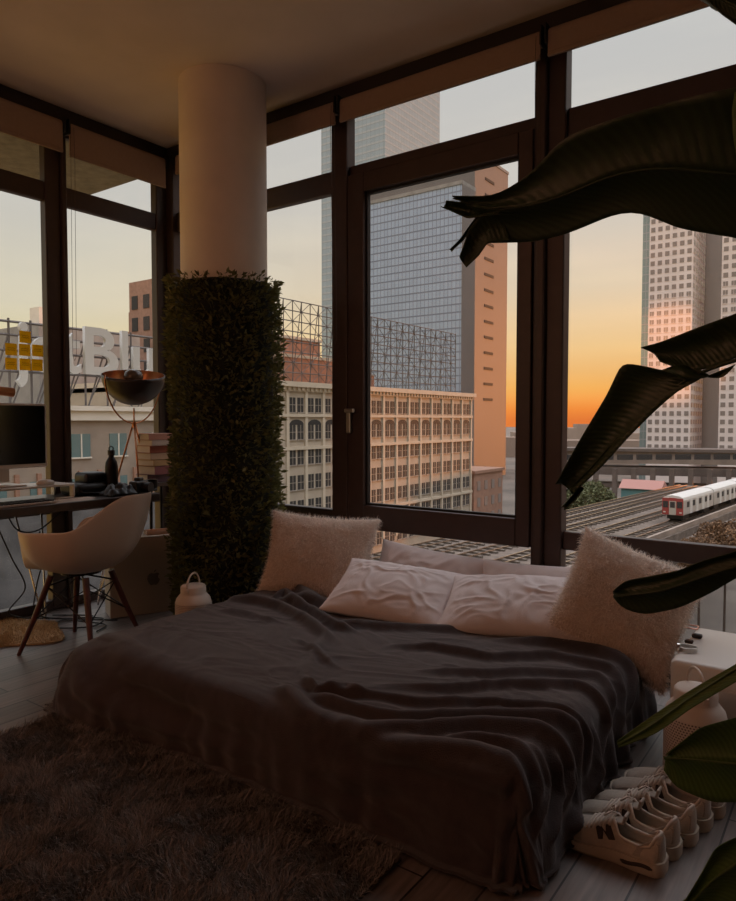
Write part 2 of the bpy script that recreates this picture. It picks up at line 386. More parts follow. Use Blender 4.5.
# exterior overhang above the left windows
struct(MB().bx(-5.64, XW-.16, -4, 3.5, 3.1, 3.4).build('exterior_soffit', pmat('soffit_concrete', (.15,.15,.15,1), .95, var=.25, vscale=14)))

# ------------------------------------------------------------------ column and greenery
CX, CY, CR = -3.026, 2.80, .245
b = MB().lathe([(CR,0),(CR,HC)], (0,0,0), 64)
tag(b.build('column', M['column'], smooth=True, loc=(CX,CY,0)), 'round painted concrete column standing between desk and bed, greenery round its lower part', 'column')
ZG = 1.965
gr = MB().lathe([(CR+.005,.01),(CR+.03,.02),(CR+.03,ZG-.02),(CR+.005,ZG-.01)], (0,0,0), 48).build('greenery_wrap', M['backing'], loc=(CX,CY,0))
tag(gr, 'artificial boxwood greenery wrapped round the column from floor to head height', 'greenery')
n = 15000
th = RNG.uniform(0, 2*PI, n); z = RNG.uniform(.03, ZG+.01, n); rr = CR+.025+.038*RNG.uniform(0,1,n)**.8*(1+.6*np.sin(th*7+z*11)*np.sin(z*17+th*3))
nr = np.stack([np.cos(th), np.sin(th), 0*th], 1); P = nr*rr[:,None]+np.stack([0*z, 0*z, z], 1)
d = nr*.9+RNG.standard_normal((n,3))*.55+np.array([0,0,.25]); d /= np.linalg.norm(d, axis=1, keepdims=True)
L = RNG.uniform(.022,.052,n)[:,None]; s = np.cross(d, RNG.standard_normal((n,3))); s /= np.linalg.norm(s, axis=1, keepdims=True); W = L*.20
up = np.cross(s, d)
V = np.stack([P, P+d*L*.5+s*W+up*W*.35, P+d*L*.5-s*W+up*W*.35, P+d*L], 1).reshape(-1,3); bi = np.arange(n)[:,None]*4
T = np.concatenate([bi+np.array([0,1,3]), bi+np.array([0,3,2])], 1).reshape(-1,3)
tag(trimesh('foliage', V, T, M['leafy'], gr), kind='stuff')

# ------------------------------------------------------------------ roller blinds
def blind(x0, x1, axis, label, chain_at=None, low=2.86):
    """rolled up fabric with a hem bar; axis 'R' along X on the window wall, 'L' along Y"""
    c = Vector(((x0+x1)/2, YW-.12, 0)) if axis == 'R' else Vector((XW+.12, (x0+x1)/2, 0))
    rt = thing('roller_blind', label, 'blind', (c.x, c.y, low), 0, 'rolled up window blinds')
    L = abs(x1-x0)
    sx = lambda l, w, z0, z1, off: ((-l/2, l/2, off-w/2, off+w/2, z0, z1) if axis == 'R' else (-off-w/2, -off+w/2, -l/2, l/2, z0, z1))
    MB().bx(*sx(L-.02, .006, .012, HC-low-.14, -.02)).build('fabric', M['blind'], rt)
    MB().bx(*sx(L-.02, .016, 0, .022, -.02)).build('hem_bar', M['blind'], rt, bevel=.004)
    n = 14; r = .036; zc = HC-low-.165+.03
    pts = [(-L/2+.01, .012, zc), (L/2-.01, .012, zc)] if axis == 'R' else [(-.012, -L/2+.01, zc), (-.012, L/2-.01, zc)]
    MB().tube(pts, r, 20).build('roll', M['blind'], rt, smooth=True, autos=40)
    for sgn in (-1, 1):
        a = sgn*(L/2-.004); q = MB()
        if axis == 'R': q.bx(a-.004, a+.004, -.04, .06, zc-.045, zc+.045)
        else: q.bx(-.06, .04, a-.004, a+.004, zc-.045, zc+.045)
        q.build('bracket', M['gasket'], rt)
    if chain_at is not None:
        a = chain_at-(c.x if axis == 'R' else c.y); q = MB(); f = (lambda u, w, z: (u, w, z)) if axis == 'R' else (lambda u, w, z: (-w, u, z))
        q.tube([f(a-.012, -.035, zc), f(a-.013, -.04, .0), f(a-.012, -.02, -1.2), f(a, -.02, -1.23), f(a+.012, -.02, -1.2), f(a+.013, -.04, 0), f(a+.012, -.035, zc)], .0013, 5)
        q.build('bead_chain', M['frame'], rt)
    return rt
blind(-3.86, -2.463, 'R', 'rolled up brown blind over the narrow bay between column and middle window', -2.476, 2.845)
blind(-2.447, -1.254, 'R', 'rolled up brown blind above the wide middle window with the opening sash', -1.268, 2.845)
blind(-1.238, .10, 'R', 'rolled up brown blind above the window behind the big plant', None, 2.845)
blind(.95, 2.388, 'L', 'rolled up brown blind above the left window with the sticky notes', None, 2.785)
blind(2.412, 3.14, 'L', 'rolled up brown blind above the left window beside the corner', 2.43, 2.775)

# ------------------------------------------------------------------ bed
BX0, BX1, BY0, BY1, BH = -2.60, -.68, 1.60, 3.12, .27
mt = MB().bx(BX0+.04, BX1-.04, BY0+.04, BY1, .0, .26).build('mattress', M['linen'], bevel=.05, seg=4, smooth=True)
tag(mt, 'white mattress lying on the floor under the brown blanket beside the windows', 'mattress')
def px_cloth(x, y):
    p = atz(x, y, BH+.02)
    if p.y >= BY0: return (p.x, p.y)
    p = atY(x, y, BY0-.06); s = max(0, BH+.02-p.z)
    return (p.x, BY0-s)
ridges = []   # (polyline in cloth space, height, width)
def rg8(pts, h, w): ridges.append(([px_cloth(240+x/1.673, 620+y/1.673) for x, y in pts], h, w*.85))
def rg7(pts, h, w): ridges.append(([px_cloth(x/1.84, 620+y/1.84) for x, y in pts], h*1.0, w*1.45))
def rg3(pts, h, w): ridges.append(([px_cloth(240+x/3.067, 490+y/3.067) for x, y in pts], h, w))
rg8([(100,120),(140,132),(200,152),(270,168),(370,163),(450,163),(560,163),(640,195)], .022, .026)
rg8([(150,150),(210,175),(300,185),(400,178),(490,184),(570,200),(625,245)], .026, .028)
rg8([(150,175),(230,195),(320,205),(400,222),(450,240),(480,280),(490,340)], .028, .032)
rg8([(190,210),(280,225),(350,240),(420,262),(450,300)], .018, .03)
rg8([(120,110),(160,122),(220,128),(300,140),(400,140),(500,145),(600,160),(660,185)], .016, .02)
rg8([(230,110),(330,118),(440,110),(560,110),(640,130),(690,165)], .017, .022)
rg8([(300,85),(400,92),(500,88),(600,95),(690,135)], .015, .024)
rg8([(250,45),(330,48),(420,66),(520,62),(620,82),(700,120)], .02, .024)
rg8([(430,35),(520,42),(600,55),(660,72),(705,100)], .022, .026)
rg8([(110,100),(130,120),(180,118),(210,128)], .02, .018)
rg8([(60,110),(100,135),(150,160),(170,185)], .012, .025)
rg8([(90,30),(130,55),(160,80)], .012, .02); rg8([(150,20),(120,60),(110,110)], .008, .03)
rg8([(560,185),(640,215),(660,250)], .018, .018); rg8([(520,200),(580,225),(610,270)], .018, .02); rg8([(470,205),(530,235),(560,290)], .018, .022)
rg8([(600,145),(660,170),(690,200)], .015, .018); rg8([(380,150),(450,152),(520,152)], .010, .014)
rg8([(330,195),(400,198),(460,210),(510,240),(530,300)], .016, .02)
rg3([(130,318),(230,345),(340,378),(500,400),(700,412)], .035, .032)
rg3([(150,300),(180,312),(215,330),(235,352)], .04, .03); rg3([(100,330),(140,322),(165,340),(200,372)], .025, .02)
rg3([(-40,330),(60,345),(130,362),(210,405),(300,470)], .026, .026); rg3([(120,330),(170,345),(230,375),(300,420),(360,440)], .022, .02)
rg3([(300,400),(420,425),(560,430),(736,440)], .02, .024); rg3([(-60,370),(40,385),(120,410)], .012, .03)
rg7([(195,25),(240,55),(300,105),(370,150),(460,185),(560,210),(700,235)], .03, .035)
rg7([(140,60),(170,100),(230,150),(330,200),(450,235),(600,270),(736,290)], .026, .035)
rg7([(130,100),(160,150),(220,190),(320,240),(450,285),(560,320),(650,360)], .024, .03)
rg7([(360,95),(420,130),(500,160),(560,175)], .012, .03); rg7([(520,120),(560,160),(620,180)], .016, .025)
rg7([(540,290),(600,330),(640,360),(720,400)], .02, .03)
na, nb = 340, 260
ha = np.linspace(BX0-.262, BX1+.252, na); hb = np.linspace(BY0-.275, 2.93, nb)
A, B = np.meshgrid(ha, hb, indexing='ij')
# keep the corner under the left cushion and the far edge wavy
back = np.interp(A, [-2.95,-2.6,-2.2,-1.7,-1.3,-1.05,-.85,-.6,-.3], [2.70,2.72,2.66,2.56,2.60,2.73,2.85,2.87,2.87])+.012*np.sin(A*13)
B = np.where(B > BY0, BY0+(B-BY0)*(back-BY0)/(2.93-BY0), B)
D = np.zeros_like(A)
def cn(u, v): return np.sin(u)*np.cos(v)
for pl, h, w in ridges:
    dm = np.full_like(A, 9.); tm = np.zeros_like(A); tot = len(pl)-1
    for i in range(tot):
        (x0, y0), (x1, y1) = pl[i], pl[i+1]; dx, dy = x1-x0, y1-y0; q = dx*dx+dy*dy+1e-9
        t = (((A-x0)*dx+(B-y0)*dy)/q).clip(0,1); dd = np.hypot(A-x0-t*dx, B-y0-t*dy)
        k = dd < dm; dm = np.where(k, dd, dm); tm = np.where(k, (i+t)/tot, tm)
    taper = np.clip(np.minimum(tm, 1-tm)*5+.12, 0, 1)
    D += h*taper*(np.exp(-(dm/w)**2)*1.15-.25*np.exp(-(dm/(w*2.4))**2))
from mathutils import noise as mnz
fn = np.zeros_like(A)
for i in range(na):
    for j in range(nb):
        q = Vector((A[i,j]*3.2, B[i,j]*6.5, 3)); q += Vector((mnz.noise(q*.7), mnz.noise(q*.7+Vector((9,2,4))), 0))*.8
        fn[i,j] = .55*(1-abs(mnz.noise(q))*2)**3+.35*mnz.noise(q*2.4)+.2*mnz.noise(q*6)
D = .05*np.tanh((D*1.75+.010*fn)/.05)
rc = .07; ix0, ix1, iy0 = BX0+rc, BX1-rc, BY0+rc
qx = A.clip(ix0, ix1); qy = np.maximum(B, iy0); ox, oy = A-qx, B-qy
hy = np.hypot(ox, oy)+1e-9; s = np.maximum(np.abs(ox), np.abs(oy)); nx, ny = ox/hy, oy/hy
h0 = BH+.018
arc = rc*PI/2; on = s < arc
# hanging sides flare more at the left foot
ang = np.where(on, s/rc, PI/2)
drop = np.where(on, rc*(1-np.cos(ang)), rc+(s-arc)); hz = np.where(on, rc*np.sin(ang), rc)
pl_ = np.where(s > 0, (np.clip((drop-rc*.5)/.2, 0, 1)), 0)
tang = np.where(np.abs(ox) > np.abs(oy), B, A)
pleat = np.sin(tang*34+1.5*np.sin(tang*11))*.5+np.sin(tang*57+2+np.sin(tang*17))*.3
hz = hz+.10*np.clip(drop-rc*.6, 0, .25)*np.where(B>2.1,.4,1)+.10*np.clip((2.2-B)/.5,0,1)*np.clip((-1.9-A)/.5,0,1)*(1-np.exp(-np.clip(drop-.01,0,1)/.06))+pl_*(.010+.018*(np.abs(ox) > np.abs(oy)))*(pleat+.8)
ex = np.clip(drop-(h0-.016), 0, None); zc = h0-np.minimum(drop, h0-.016)+ex*.02; hz = hz+ex*.9
nz_ = np.where(s > 0, np.cos(ang), 1.); nh = np.where(s > 0, np.sin(ang), 0.)
fl = np.clip(zc/.08, .15, 1)
Dm = np.maximum(D, -.008)*fl
X = qx+nx*(hz+Dm*nh); Y = qy+ny*(hz+Dm*nh); Z = np.maximum(zc+Dm*nz_+.002, .014)
# tuck the back edge down into the bed
V = np.stack([X, Y, Z], -1).reshape(-1,3)
idx = np.arange(na*nb).reshape(na, nb)
F = np.stack([idx[:-1,:-1], idx[1:,:-1], idx[1:,1:], idx[:-1,1:]], -1).reshape(-1,4)
bl = trimesh('blanket', V, F, M['blanket'], smooth=True)
q = bl.modifiers.new('solidify', 'SOLIDIFY'); q.thickness = .006; q.offset = -1
tag(bl, 'dark brown fleece blanket spread in wrinkles over the low mattress', 'blanket')

def pillow_mesh(W, Hh, Tk, seed, pinch=.07, n=44, pw=.5, wr=.006):
    """both sides of a stuffed cushion as one closed grid"""
    g = np.linspace(-1, 1, n); U, Vv = np.meshgrid(g, g, indexing='ij')
    k = np.random.default_rng(seed); ph = k.uniform(0, 6, 8)
    x = U*W/2*(1-pinch*(1-Vv**2)); y = Vv*Hh/2*(1-pinch*(1-U**2))
    t = Tk/2*(np.clip(1-U**2,0,1)*np.clip(1-Vv**2,0,1))**pw
    e = (np.clip(1-U**4,0,1)*np.clip(1-Vv**4,0,1))
    from mathutils import noise as mn
    off = Vector((seed*7.3, seed*3.1, 0)); wv = np.zeros_like(U)
    for i in range(n):
        for j in range(n):
            q = Vector((x[i,j]*9, y[i,j]*11, 0))+off; q += Vector((mn.noise(q*.6), mn.noise(q*.6+Vector((5,5,5))), 0))*.9
            wv[i,j] = 1.6*(1-abs(mn.noise(q))*2.2)**3*.5+.5*mn.noise(q*2.6)
    wv *= wr*1.7*e
    rr_ = np.arctan2(Vv, U); cr = wr*.8*np.sin(rr_*7+ph[5]+1.5*np.sin(rr_*3+ph[6]))*np.clip(np.hypot(U,Vv)-.45,0,1)*e
    top = np.stack([x, y, t+wv+cr+.002], -1).reshape(-1,3); bot = np.stack([x, y, -t+.5*wv-.002], -1).reshape(-1,3)
    V = np.concatenate([top, bot]); I = np.arange(n*n).reshape(n,n)
    F = np.stack([I[:-1,:-1], I[1:,:-1], I[1:,1:], I[:-1,1:]], -1).reshape(-1,4); F2 = F[:, ::-1]+n*n
    ring = np.concatenate([I[:,0], I[-1,1:], I[-2::-1,-1], I[0,-2:0:-1]]); r2 = np.roll(ring, -1)
    F3 = np.stack([ring, ring+n*n, r2+n*n, r2], -1)
    return V, np.concatenate([F, F2, F3])
def orient(nrm, roll):
    """local z = nrm, local y = up within the plane, rolled"""
    zv = Vector(nrm).normalized(); yv = (Vector((0,0,1))-zv*zv.z).normalized(); xv = yv.cross(zv)
    R = Matrix((xv, yv, zv)).transposed(); return R @ Matrix.Rotation(roll, 3, 'Z')
def place(o, c, R): o.matrix_world = Matrix.Translation(c) @ R.to_4x4()
def cushion(name, label, W, H_, Tk, c, nrm, roll, seed, fur=0, mat='linen', **kw):
    V, F = pillow_mesh(W, H_, Tk, seed, **kw)
    o = trimesh(name, V, F, M['furbase'] if fur else M[mat], smooth=True); tag(o, label, 'cushion' if fur else 'pillow')
    place(o, c, orient(nrm, roll))
    if fur:
        n_ = len(V)//2; fi = RNG.integers(0, len(F), fur); w = RNG.dirichlet((1,1,1,1), fur)
        P = (V[F[fi]]*w[:,:,None]).sum(1)
        a, b_, c_ = V[F[fi,0]], V[F[fi,1]], V[F[fi,3]]; N = np.cross(b_-a, c_-a); N /= np.linalg.norm(N, axis=1, keepdims=True)+1e-9
        fr = strands('fur', P, N, .021, .00075, np.array([.15,-.55,0]), M['fur'], o, jit=.5); tag(fr, kind='stuff')
    return o
cushion('fur_cushion', 'cream furry cushion leaning upright against the greenery column and window mullion', .60, .47, .17, (-2.35, 2.83, .455), (.42,-.80,.46), rad(-4), 3, fur=26000, pw=.42, pinch=.10)
cushion('fur_cushion', 'cream furry cushion tilted on its corner beside the bedside box', .50, .49, .17, (-.765, 2.80, .445), (.30,-.88,.42), rad(-22), 4, fur=26000, pw=.42, pinch=.09)
cushion('bed_pillow', 'white bed pillow behind, against the window frame, next to the cushion by the greenery', .70, .36, .15, (-1.80, 3.05, .35), (.05,-.88,.5), rad(-4), 11)
cushion('bed_pillow', 'white bed pillow behind, against the window frame, next to the tilted furry cushion', .68, .36, .15, (-1.17, 3.04, .35), (.05,-.88,.5), rad(3), 12)
cushion('bed_pillow', 'white bed pillow lying in front, beside the furry cushion that leans on the greenery', .60, .40, .15, (-1.77, 2.67, .378), (.14,-.42,.9), rad(-7), 13, wr=.007, n=70)
cushion('bed_pillow', 'white bed pillow lying in front, nearer to the tilted furry cushion', .64, .40, .15, (-1.205, 2.76, .385), (.04,-.42,.9), rad(8), 14, wr=.007, n=70)

# ------------------------------------------------------------------ rugs
RX0, RX1, RY0, RY1 = -2.58, -.98, -.6, 1.52
rug = MB().bx(RX0, RX1, RY0, RY1, .001, .010).build('shaggy_rug', M['rugbase'])
tag(rug, 'dark brown shaggy rug on the floor in front of the bed', 'rug')
n = 95000
P = np.stack([RNG.uniform(RX0, RX1, n), RNG.uniform(.25, RY1, n), np.full(n, .009)], 1)
f = 2.2*np.sin(P[:,0]*13+2*np.sin(P[:,1]*9))+1.8*np.sin(P[:,1]*19+P[:,0]*12)+1.2*np.sin(P[:,0]*37-P[:,1]*29); ln = np.stack([np.cos(f), np.sin(f), 0*f], 1)*.9
tag(strands('pile', P, np.tile([0,0,1.], (n,1)), .034, .0012, ln, M['pile'], rug, jit=.35, curl=.9), kind='stuff')
c = Vector((-3.82, 1.92, 0)); k = MB()
ol = [c+Vector((math.cos(t)*(.30+.05*math.sin(3*t+.5)+.03*math.sin(5*t)), math.sin(t)*(.26+.05*math.sin(2*t+1)+.03*math.cos(4*t)), .002)) for t in [i*2*PI/40 for i in range(40)]]
k.poly(ol, (0,0,1), .008); sk = k.build('sheepskin_rug', M['sheep']); tag(sk, 'small tan sheepskin rug on the floor under the desk chair', 'rug')
n = 9000; t = RNG.uniform(0, 2*PI, n); r_ = np.sqrt(RNG.uniform(0,1,n))
P = np.stack([c.x+r_*np.cos(t)*(.30+.05*np.sin(3*t+.5)+.03*np.sin(5*t)), c.y+r_*np.sin(t)*(.26+.05*np.sin(2*t+1)+.03*np.cos(4*t)), np.full(n,.009)], 1)
tag(strands('pile', P, np.tile([0,0,1.],(n,1)), .018, .001, np.array([.3,-.3,0]), M['sheep'], sk), kind='stuff')

# ------------------------------------------------------------------ chair
ch = thing('shell_armchair', 'white moulded shell armchair on dark wooden dowel legs, pulled up to the desk', 'chair', (-3.29, 2.035, 0), rad(199.3))
nt, ns = 72, 26; vs = []
def sm(x, a, b): t = max(0, min(1, (x-a)/(b-a))); return t*t*(3-2*t)
for i in range(nt):
    th = 2*PI*i/nt; a = abs(th if th <= PI else 2*PI-th)*180/PI
    hr = .425+.215*sm(a, 22, 55)+.01*sm(a,55,110)+.165*sm(a, 112, 165)
    R = .285+.03*sm(a, 25, 75)-.015*sm(a, 110, 150)+.02*sm(a, 120, 180)
    for j in range(ns):
        t = j/(ns-1); ph = t*PI/2
        rr_ = R*(.02+.98*math.sin(ph)**.85); zz = .405+(hr-.405)*(1-math.cos(ph))**1.15
        if a < 40: zz -= .02*(1-a/40)*t**6; zz += .012*math.sin(t*PI)*(1-a/40)
        rr_ *= 1+.06*max(0, t-.75)*sm(a, 35, 70)*2
        vs.append((rr_*math.cos(th)-.02-.035*sm(a,130,180)*t*t, rr_*math.sin(th), zz))
fs = [(i*ns+j, ((i+1) % nt)*ns+j, ((i+1) % nt)*ns+j+1, i*ns+j+1) for i in range(nt) for j in range(ns-1)]+[tuple(i*ns for i in range(nt))]
MB().add(vs, fs).build('seat_shell', M['shell'], ch, smooth=True, solid=.008, subd=1)
for sx, sy in ((1,1), (1,-1), (-1,1), (-1,-1)):
    MB().tube([(sx*.105, sy*.10, .388), (sx*.16, sy*.15, .19), (sx*.218, sy*.205, .0)], [.0165,.015,.010], 12).build('leg', M['redwood'], ch, smooth=True, autos=50)
q = MB()
L1 = lambda sx, sy, z: (sx*(.105+.113*(.388-z)/.388), sy*(.10+.105*(.388-z)/.388), z)
for sx, sy, tx, ty in ((1,1,1,-1), (1,-1,-1,-1), (-1,-1,-1,1), (-1,1,1,1)):
    q.tube([L1(sx,sy,.335), L1(tx,ty,.17)], .0035, 6); q.tube([L1(sx,sy,.17), L1(tx,ty,.335)], .0035, 6)
q.tube([L1(1,1,.335), (0,0,.385), L1(-1,-1,.335)], .005, 6); q.tube([L1(1,-1,.335), (0,0,.385), L1(-1,1,.335)], .005, 6)
q.lathe([(.001,.385),(.10,.392),(.10,.402),(.001,.404)], n=20)
q.build('wire_bracing', M['blackmetal'], ch, smooth=True, autos=40)

# ------------------------------------------------------------------ desk and what stands on it
DZ = .73; DX0, DX1, DY0, DY1 = -4.045, -3.53, .95, 2.72
dk = thing('desk', 'long dark wooden desk on slim metal legs under the left windows', 'desk', (-3.79, 1.8, 0))
MB().bx(DX0+3.79, DX1+3.79, DY0-1.8, DY1-1.8, DZ-.045, DZ).build('desktop', M['desk'], dk, bevel=.004)
for x, y in ((-4.0,1.02), (-3.62,1.02), (-3.96,2.08), (-3.98,2.66)):
    x -= -3.79; y -= 1.8; s_ = 1 if y < .6 else -1
    MB().tube([(x, y-.05*s_, DZ-.045), (x+.02, y+.10*s_, .02), (x+.03, y+.105*s_, .006), (x+.04, y+.11*s_, .02), (x+.05, y+.09, DZ-.045)], .006, 8).build('leg', M['chrome'], dk, smooth=True)
# monitor
mn = thing('monitor', 'black screened desktop monitor with thin pale bezel on the desk', 'monitor', (-3.86, 1.905, DZ+.085))
MB().bx(-.018, .012, -.275, .275, .095, .46).build('housing', M['silver'], mn, bevel=.008, seg=3)
MB().bx(.0125, .0135, -.262, .262, .118, .447).build('screen', M['screen'], mn)
MB().bx(-.03, -.018, -.07, .07, .02, .3).build('stand_neck', M['silver'], mn, bevel=.004)
MB().bx(-.09, .09, -.11, .11, 0, .008).build('stand_foot', M['silver'], mn, bevel=.003)
sh_ = MB().bx(-3.96, -3.72, 1.55, 2.27, DZ+.072, DZ+.084).bx(-3.76, -3.72, 1.555, 1.567, DZ, DZ+.074).bx(-3.96, -3.92, 1.555, 1.567, DZ, DZ+.074).bx(-3.76, -3.72, 2.258, 2.27, DZ, DZ+.074).bx(-3.96, -3.92, 2.258, 2.27, DZ, DZ+.074).bx(-3.76,-3.72,2.17,2.27,DZ,DZ+.008).build('monitor_shelf', M['white'], bevel=.004)
tag(sh_, 'low white monitor shelf with open bent end standing on desk', 'shelf')
q = MB().lathe([(.001,0),(.03,.001),(.034,.008),(.03,.02),(.018,.028),(.001,.031)], n=24)
q.v = [(x, y*1.6, z_) for x, y, z_ in q.v]; ms = q.build('computer_mouse', M['white'], smooth=True, loc=(-3.77, 2.12, DZ+.0845)); tag(ms, 'white computer mouse lying on the white monitor shelf', 'mouse')
kb = thing('keyboard', 'low keyboard with dark keys on the desk before the monitor shelf', 'keyboard', (-3.64, 1.86, DZ))
MB().bx(-.065, .065, -.22, .22, 0.0005, .012).build('tray', M['silver'], kb, bevel=.003)
q = MB()
for i in range(5):
    for j in range(15): q.box((-.048+i*.024, -.195+j*.0278, .0155), (.018,.022,.007))
tag(q.build('keycaps', M['black'], kb, bevel=.002), kind='stuff')
for (x0, x1, y0, y1, z_, lab) in ((-3.60,-3.55,2.05,2.30,0,'cream paper sheet on the desk edge, right of keyboard'), (-3.705,-3.615,2.12,2.34,0,'pale paper sheet on desk below the open shelf end')):
    tag(MB().bx(x0, x1, y0, y1, DZ+.0005, DZ+.002).build('paper_sheet', M['paper']), lab, 'paper')
# copper clip lamp over the monitor
lp = thing('task_lamp', 'copper desk task lamp reaching over the top of the monitor', 'lamp', (-3.93, 1.62, DZ+.0845))
MB().lathe([(.001,0),(.05,0),(.05,.012),(.001,.014)], n=24).build('base', M['copper'], lp, smooth=True, autos=40)
MB().tube([(0,0,.01), (0,0,.50), (.04,.12,.545), (.06,.30,.53)], .007, 8).build('arm', M['copper'], lp, smooth=True)
MB().tube([(.05,.22,.535), (.062,.38,.52)], [.022,.026], 14).build('lamp_head', M['copper'], lp, smooth=True, autos=40)
# camera bag, bottle, camera, pouch, books, box
q = MB().bx(-.10,.10,-.13,.13,0,.075); bg = q.build('camera_bag', M['black'], bevel=.03, seg=4, smooth=True, loc=(-3.83, 2.42, DZ+.001)); tag(bg, 'black soft camera bag slumped on the desk left of the bottle', 'bag')
MB().bx(-.075,.06,-.05,.10,.06,.135).build('flap', M['black'], bg, bevel=.025, seg=4, smooth=True)
MB().tube([(.07,-.12,.05),(.11,-.10,.02),(.115,0,.012),(.105,.10,.02),(.06,.12,.06)], .009, 8).build('strap', M['blackmetal'], bg, smooth=True)
bt = thing('water_bottle', 'black metal water bottle with loop cap standing on desk', 'bottle', (-3.74, 2.525, DZ))
MB().lathe([(.001,0),(.036,0),(.038,.006),(.038,.165),(.034,.195),(.02,.22),(.016,.228),(.016,.24),(.001,.24)], n=28).build('body', M['blackmetal'], bt, smooth=True, autos=50)
MB().lathe([(.001,.238),(.021,.238),(.021,.268),(.001,.272)], n=24).tube([(0,-.014,.27),(0,-.014,.284),(0,0,.292),(0,.014,.284),(0,.014,.27)], .004, 8).build('cap', M['black'], bt, smooth=True, autos=50)
cm = thing('camera', 'black photo camera with lens lying on desk beneath the tripod lamp', 'camera', (-3.63, 2.64, DZ), rad(20))
MB().bx(-.03,.03,-.065,.065,.003,.078).build('camera_body', M['black'], cm, bevel=.01, seg=3)
MB().bx(-.022,.022,-.022,.022,.078,.098).build('viewfinder', M['black'], cm, bevel=.006)
MB().tube([(.03,0,.038),(.085,0,.038)], [.032,.034], 20).build('lens', M['blackmetal'], cm, smooth=True, autos=40)
q = MB().bx(-.06,.06,-.09,.09,0,.055); tag(q.build('soft_pouch', M['black'], bevel=.025, seg=4, smooth=True, loc=(-3.83, 2.585, DZ+.001)), 'dark soft pouch lying behind the black bottle on the desk', 'pouch')
q = MB()
g_ = [(u/13-1, v/13-1) for u in range(27) for v in range(27)]
vs = [(u*.07, v*.10, max(0, (.052+.018*math.sin(u*5+v*3)*math.cos(v*6-u*2)+.010*math.sin(u*11+2)*math.sin(v*13))*(1-u**4)*(1-v**4))) for u, v in g_]
q.add(vs, [(a*27+b_, (a+1)*27+b_, (a+1)*27+b_+1, a*27+b_+1) for a in range(26) for b_ in range(26)])
tag(q.build('crumpled_cloth', M['black'], smooth=True, solid=.003, loc=(-3.64, 2.50, DZ+.003)), 'crumpled dark cloth lying on the desk in front of the black bottle', 'cloth')
lz = thing('camera_lens', 'separate black camera lens standing on desk between camera and stack of books', 'lens', (-3.70, 2.79, DZ))
MB().lathe([(.001,0),(.033,0),(.034,.01),(.031,.014),(.034,.02),(.034,.05),(.036,.055),(.036,.072),(.001,.072)], n=28).build('barrel', M['blackmetal'], lz, smooth=True, autos=40)
MB().lathe([(.001,.0722),(.028,.0722),(.028,.0735),(.001,.0735)], n=28).build('front_cap', M['steel'], lz, smooth=True, autos=40)
names = ['thick terracotta', 'cream', 'dark red', 'ochre', 'maroon', 'pale tan', 'dark plum']; zz = DZ
ths = [.042,.036,.048,.040,.056,.042,.05]; order = [6,4,3,5,2,1,0]
zz = .0
sb = thing('side_stool', 'narrow dark stand at the desk end holding the pile of books', 'stand', (-3.83, 2.92, 0))
MB().bx(-.11,.11,-.13,.13,DZ+.02,DZ+.045).build('top', M['desk'], sb, bevel=.003)
for sx in (-1,1):
    for sy in (-1,1): MB().tube([(sx*.09,sy*.11,DZ+.02),(sx*.09,sy*.11,0)], .01, 8).build('leg', M['blackmetal'], sb)
zz = DZ+.0455
for i, k_ in enumerate(order):
    w_ = .15+.012*((i*7) % 3); l_ = .20+.015*((i*5) % 3); t_ = ths[k_]
    bk = thing('book', 'hardback book with %s cover in the pile behind the column, %s' % (names[k_], ['at the bottom','second from the bottom','third from the bottom','in the middle','third from the top','second from the top','on top'][i]), 'book', (-3.82+.008*((i*3) % 4-1.5), 2.925+.01*((i*5) % 3-1), zz), rad(((i*37) % 13)-6), 'books in the pile by the lamp')
    MB().bx(-w_/2+.004, w_/2-.006, -l_/2+.005, l_/2-.005, .003, t_-.003).build('pages', M['paper'], bk)
    MB().bx(-w_/2, w_/2, -l_/2, l_/2, 0, .003).bx(-w_/2, w_/2, -l_/2, l_/2, t_-.003, t_).bx(w_/2-.004, w_/2, -l_/2, l_/2, 0, t_).build('cover', BOOK[k_], bk)
    zz += t_+.0006
# dish lamp on a tripod
tl = thing('tripod_lamp', 'dark bowl shaped lamp tipped upwards on a copper tripod, on desk before the window', 'lamp', (-3.90, 2.66, DZ))
LX, LY, LZ = .03, .125, .0
prof = [(.001,.547)]+[(.198*math.sin(a), .745-.198*math.cos(a)) for a in [i*PI/2/14 for i in range(1,15)]]
tilt = Matrix.Rotation(rad(4), 3, 'Y')
TD = Vector((.82,-.57,0)); TM = Matrix.Rotation(rad(13), 3, Vector((.57,.82,0))); TP = Vector((LX,LY,.745))
def tilted(q): q.v = [tuple(TP+TM@(Vector(v)-TP)) for v in q.v]; return q
q = tilted(MB().lathe(prof, (LX, LY, 0), 48)); ds = q.build('bowl_shade', [pmat('bowl_outside', (.02,.011,.008,1), .4), M['copper']], tl, smooth=True)
so = ds.modifiers.new('solidify', 'SOLIDIFY'); so.thickness = .004; so.offset = -1; so.material_offset = 0
q = MB().lathe([(.001,.553)]+[(.193*math.sin(a), .746-.193*math.cos(a)) for a in [i*PI/2/14 for i in range(1,15)]], (LX, LY, 0), 48); tilted(q).build('bowl_lining', M['copper'], ds, smooth=True)
tilted(MB().lathe([(.001,.545),(.03,.55),(.03,.64),(.055,.70),(.062,.735),(.05,.765),(.025,.778),(.001,.78)], (LX, LY, 0), 24)).build('bulb', pmat('amber_bulb', (.10,.065,.045,1), .25), tl, smooth=True)
MB().tube([(LX, LY+.21*math.cos(a), .735+.21*math.sin(a)*1.45) for a in [PI+i*PI/24 for i in range(25)]], .005, 8).build('yoke', M['copper'], tl, smooth=True)
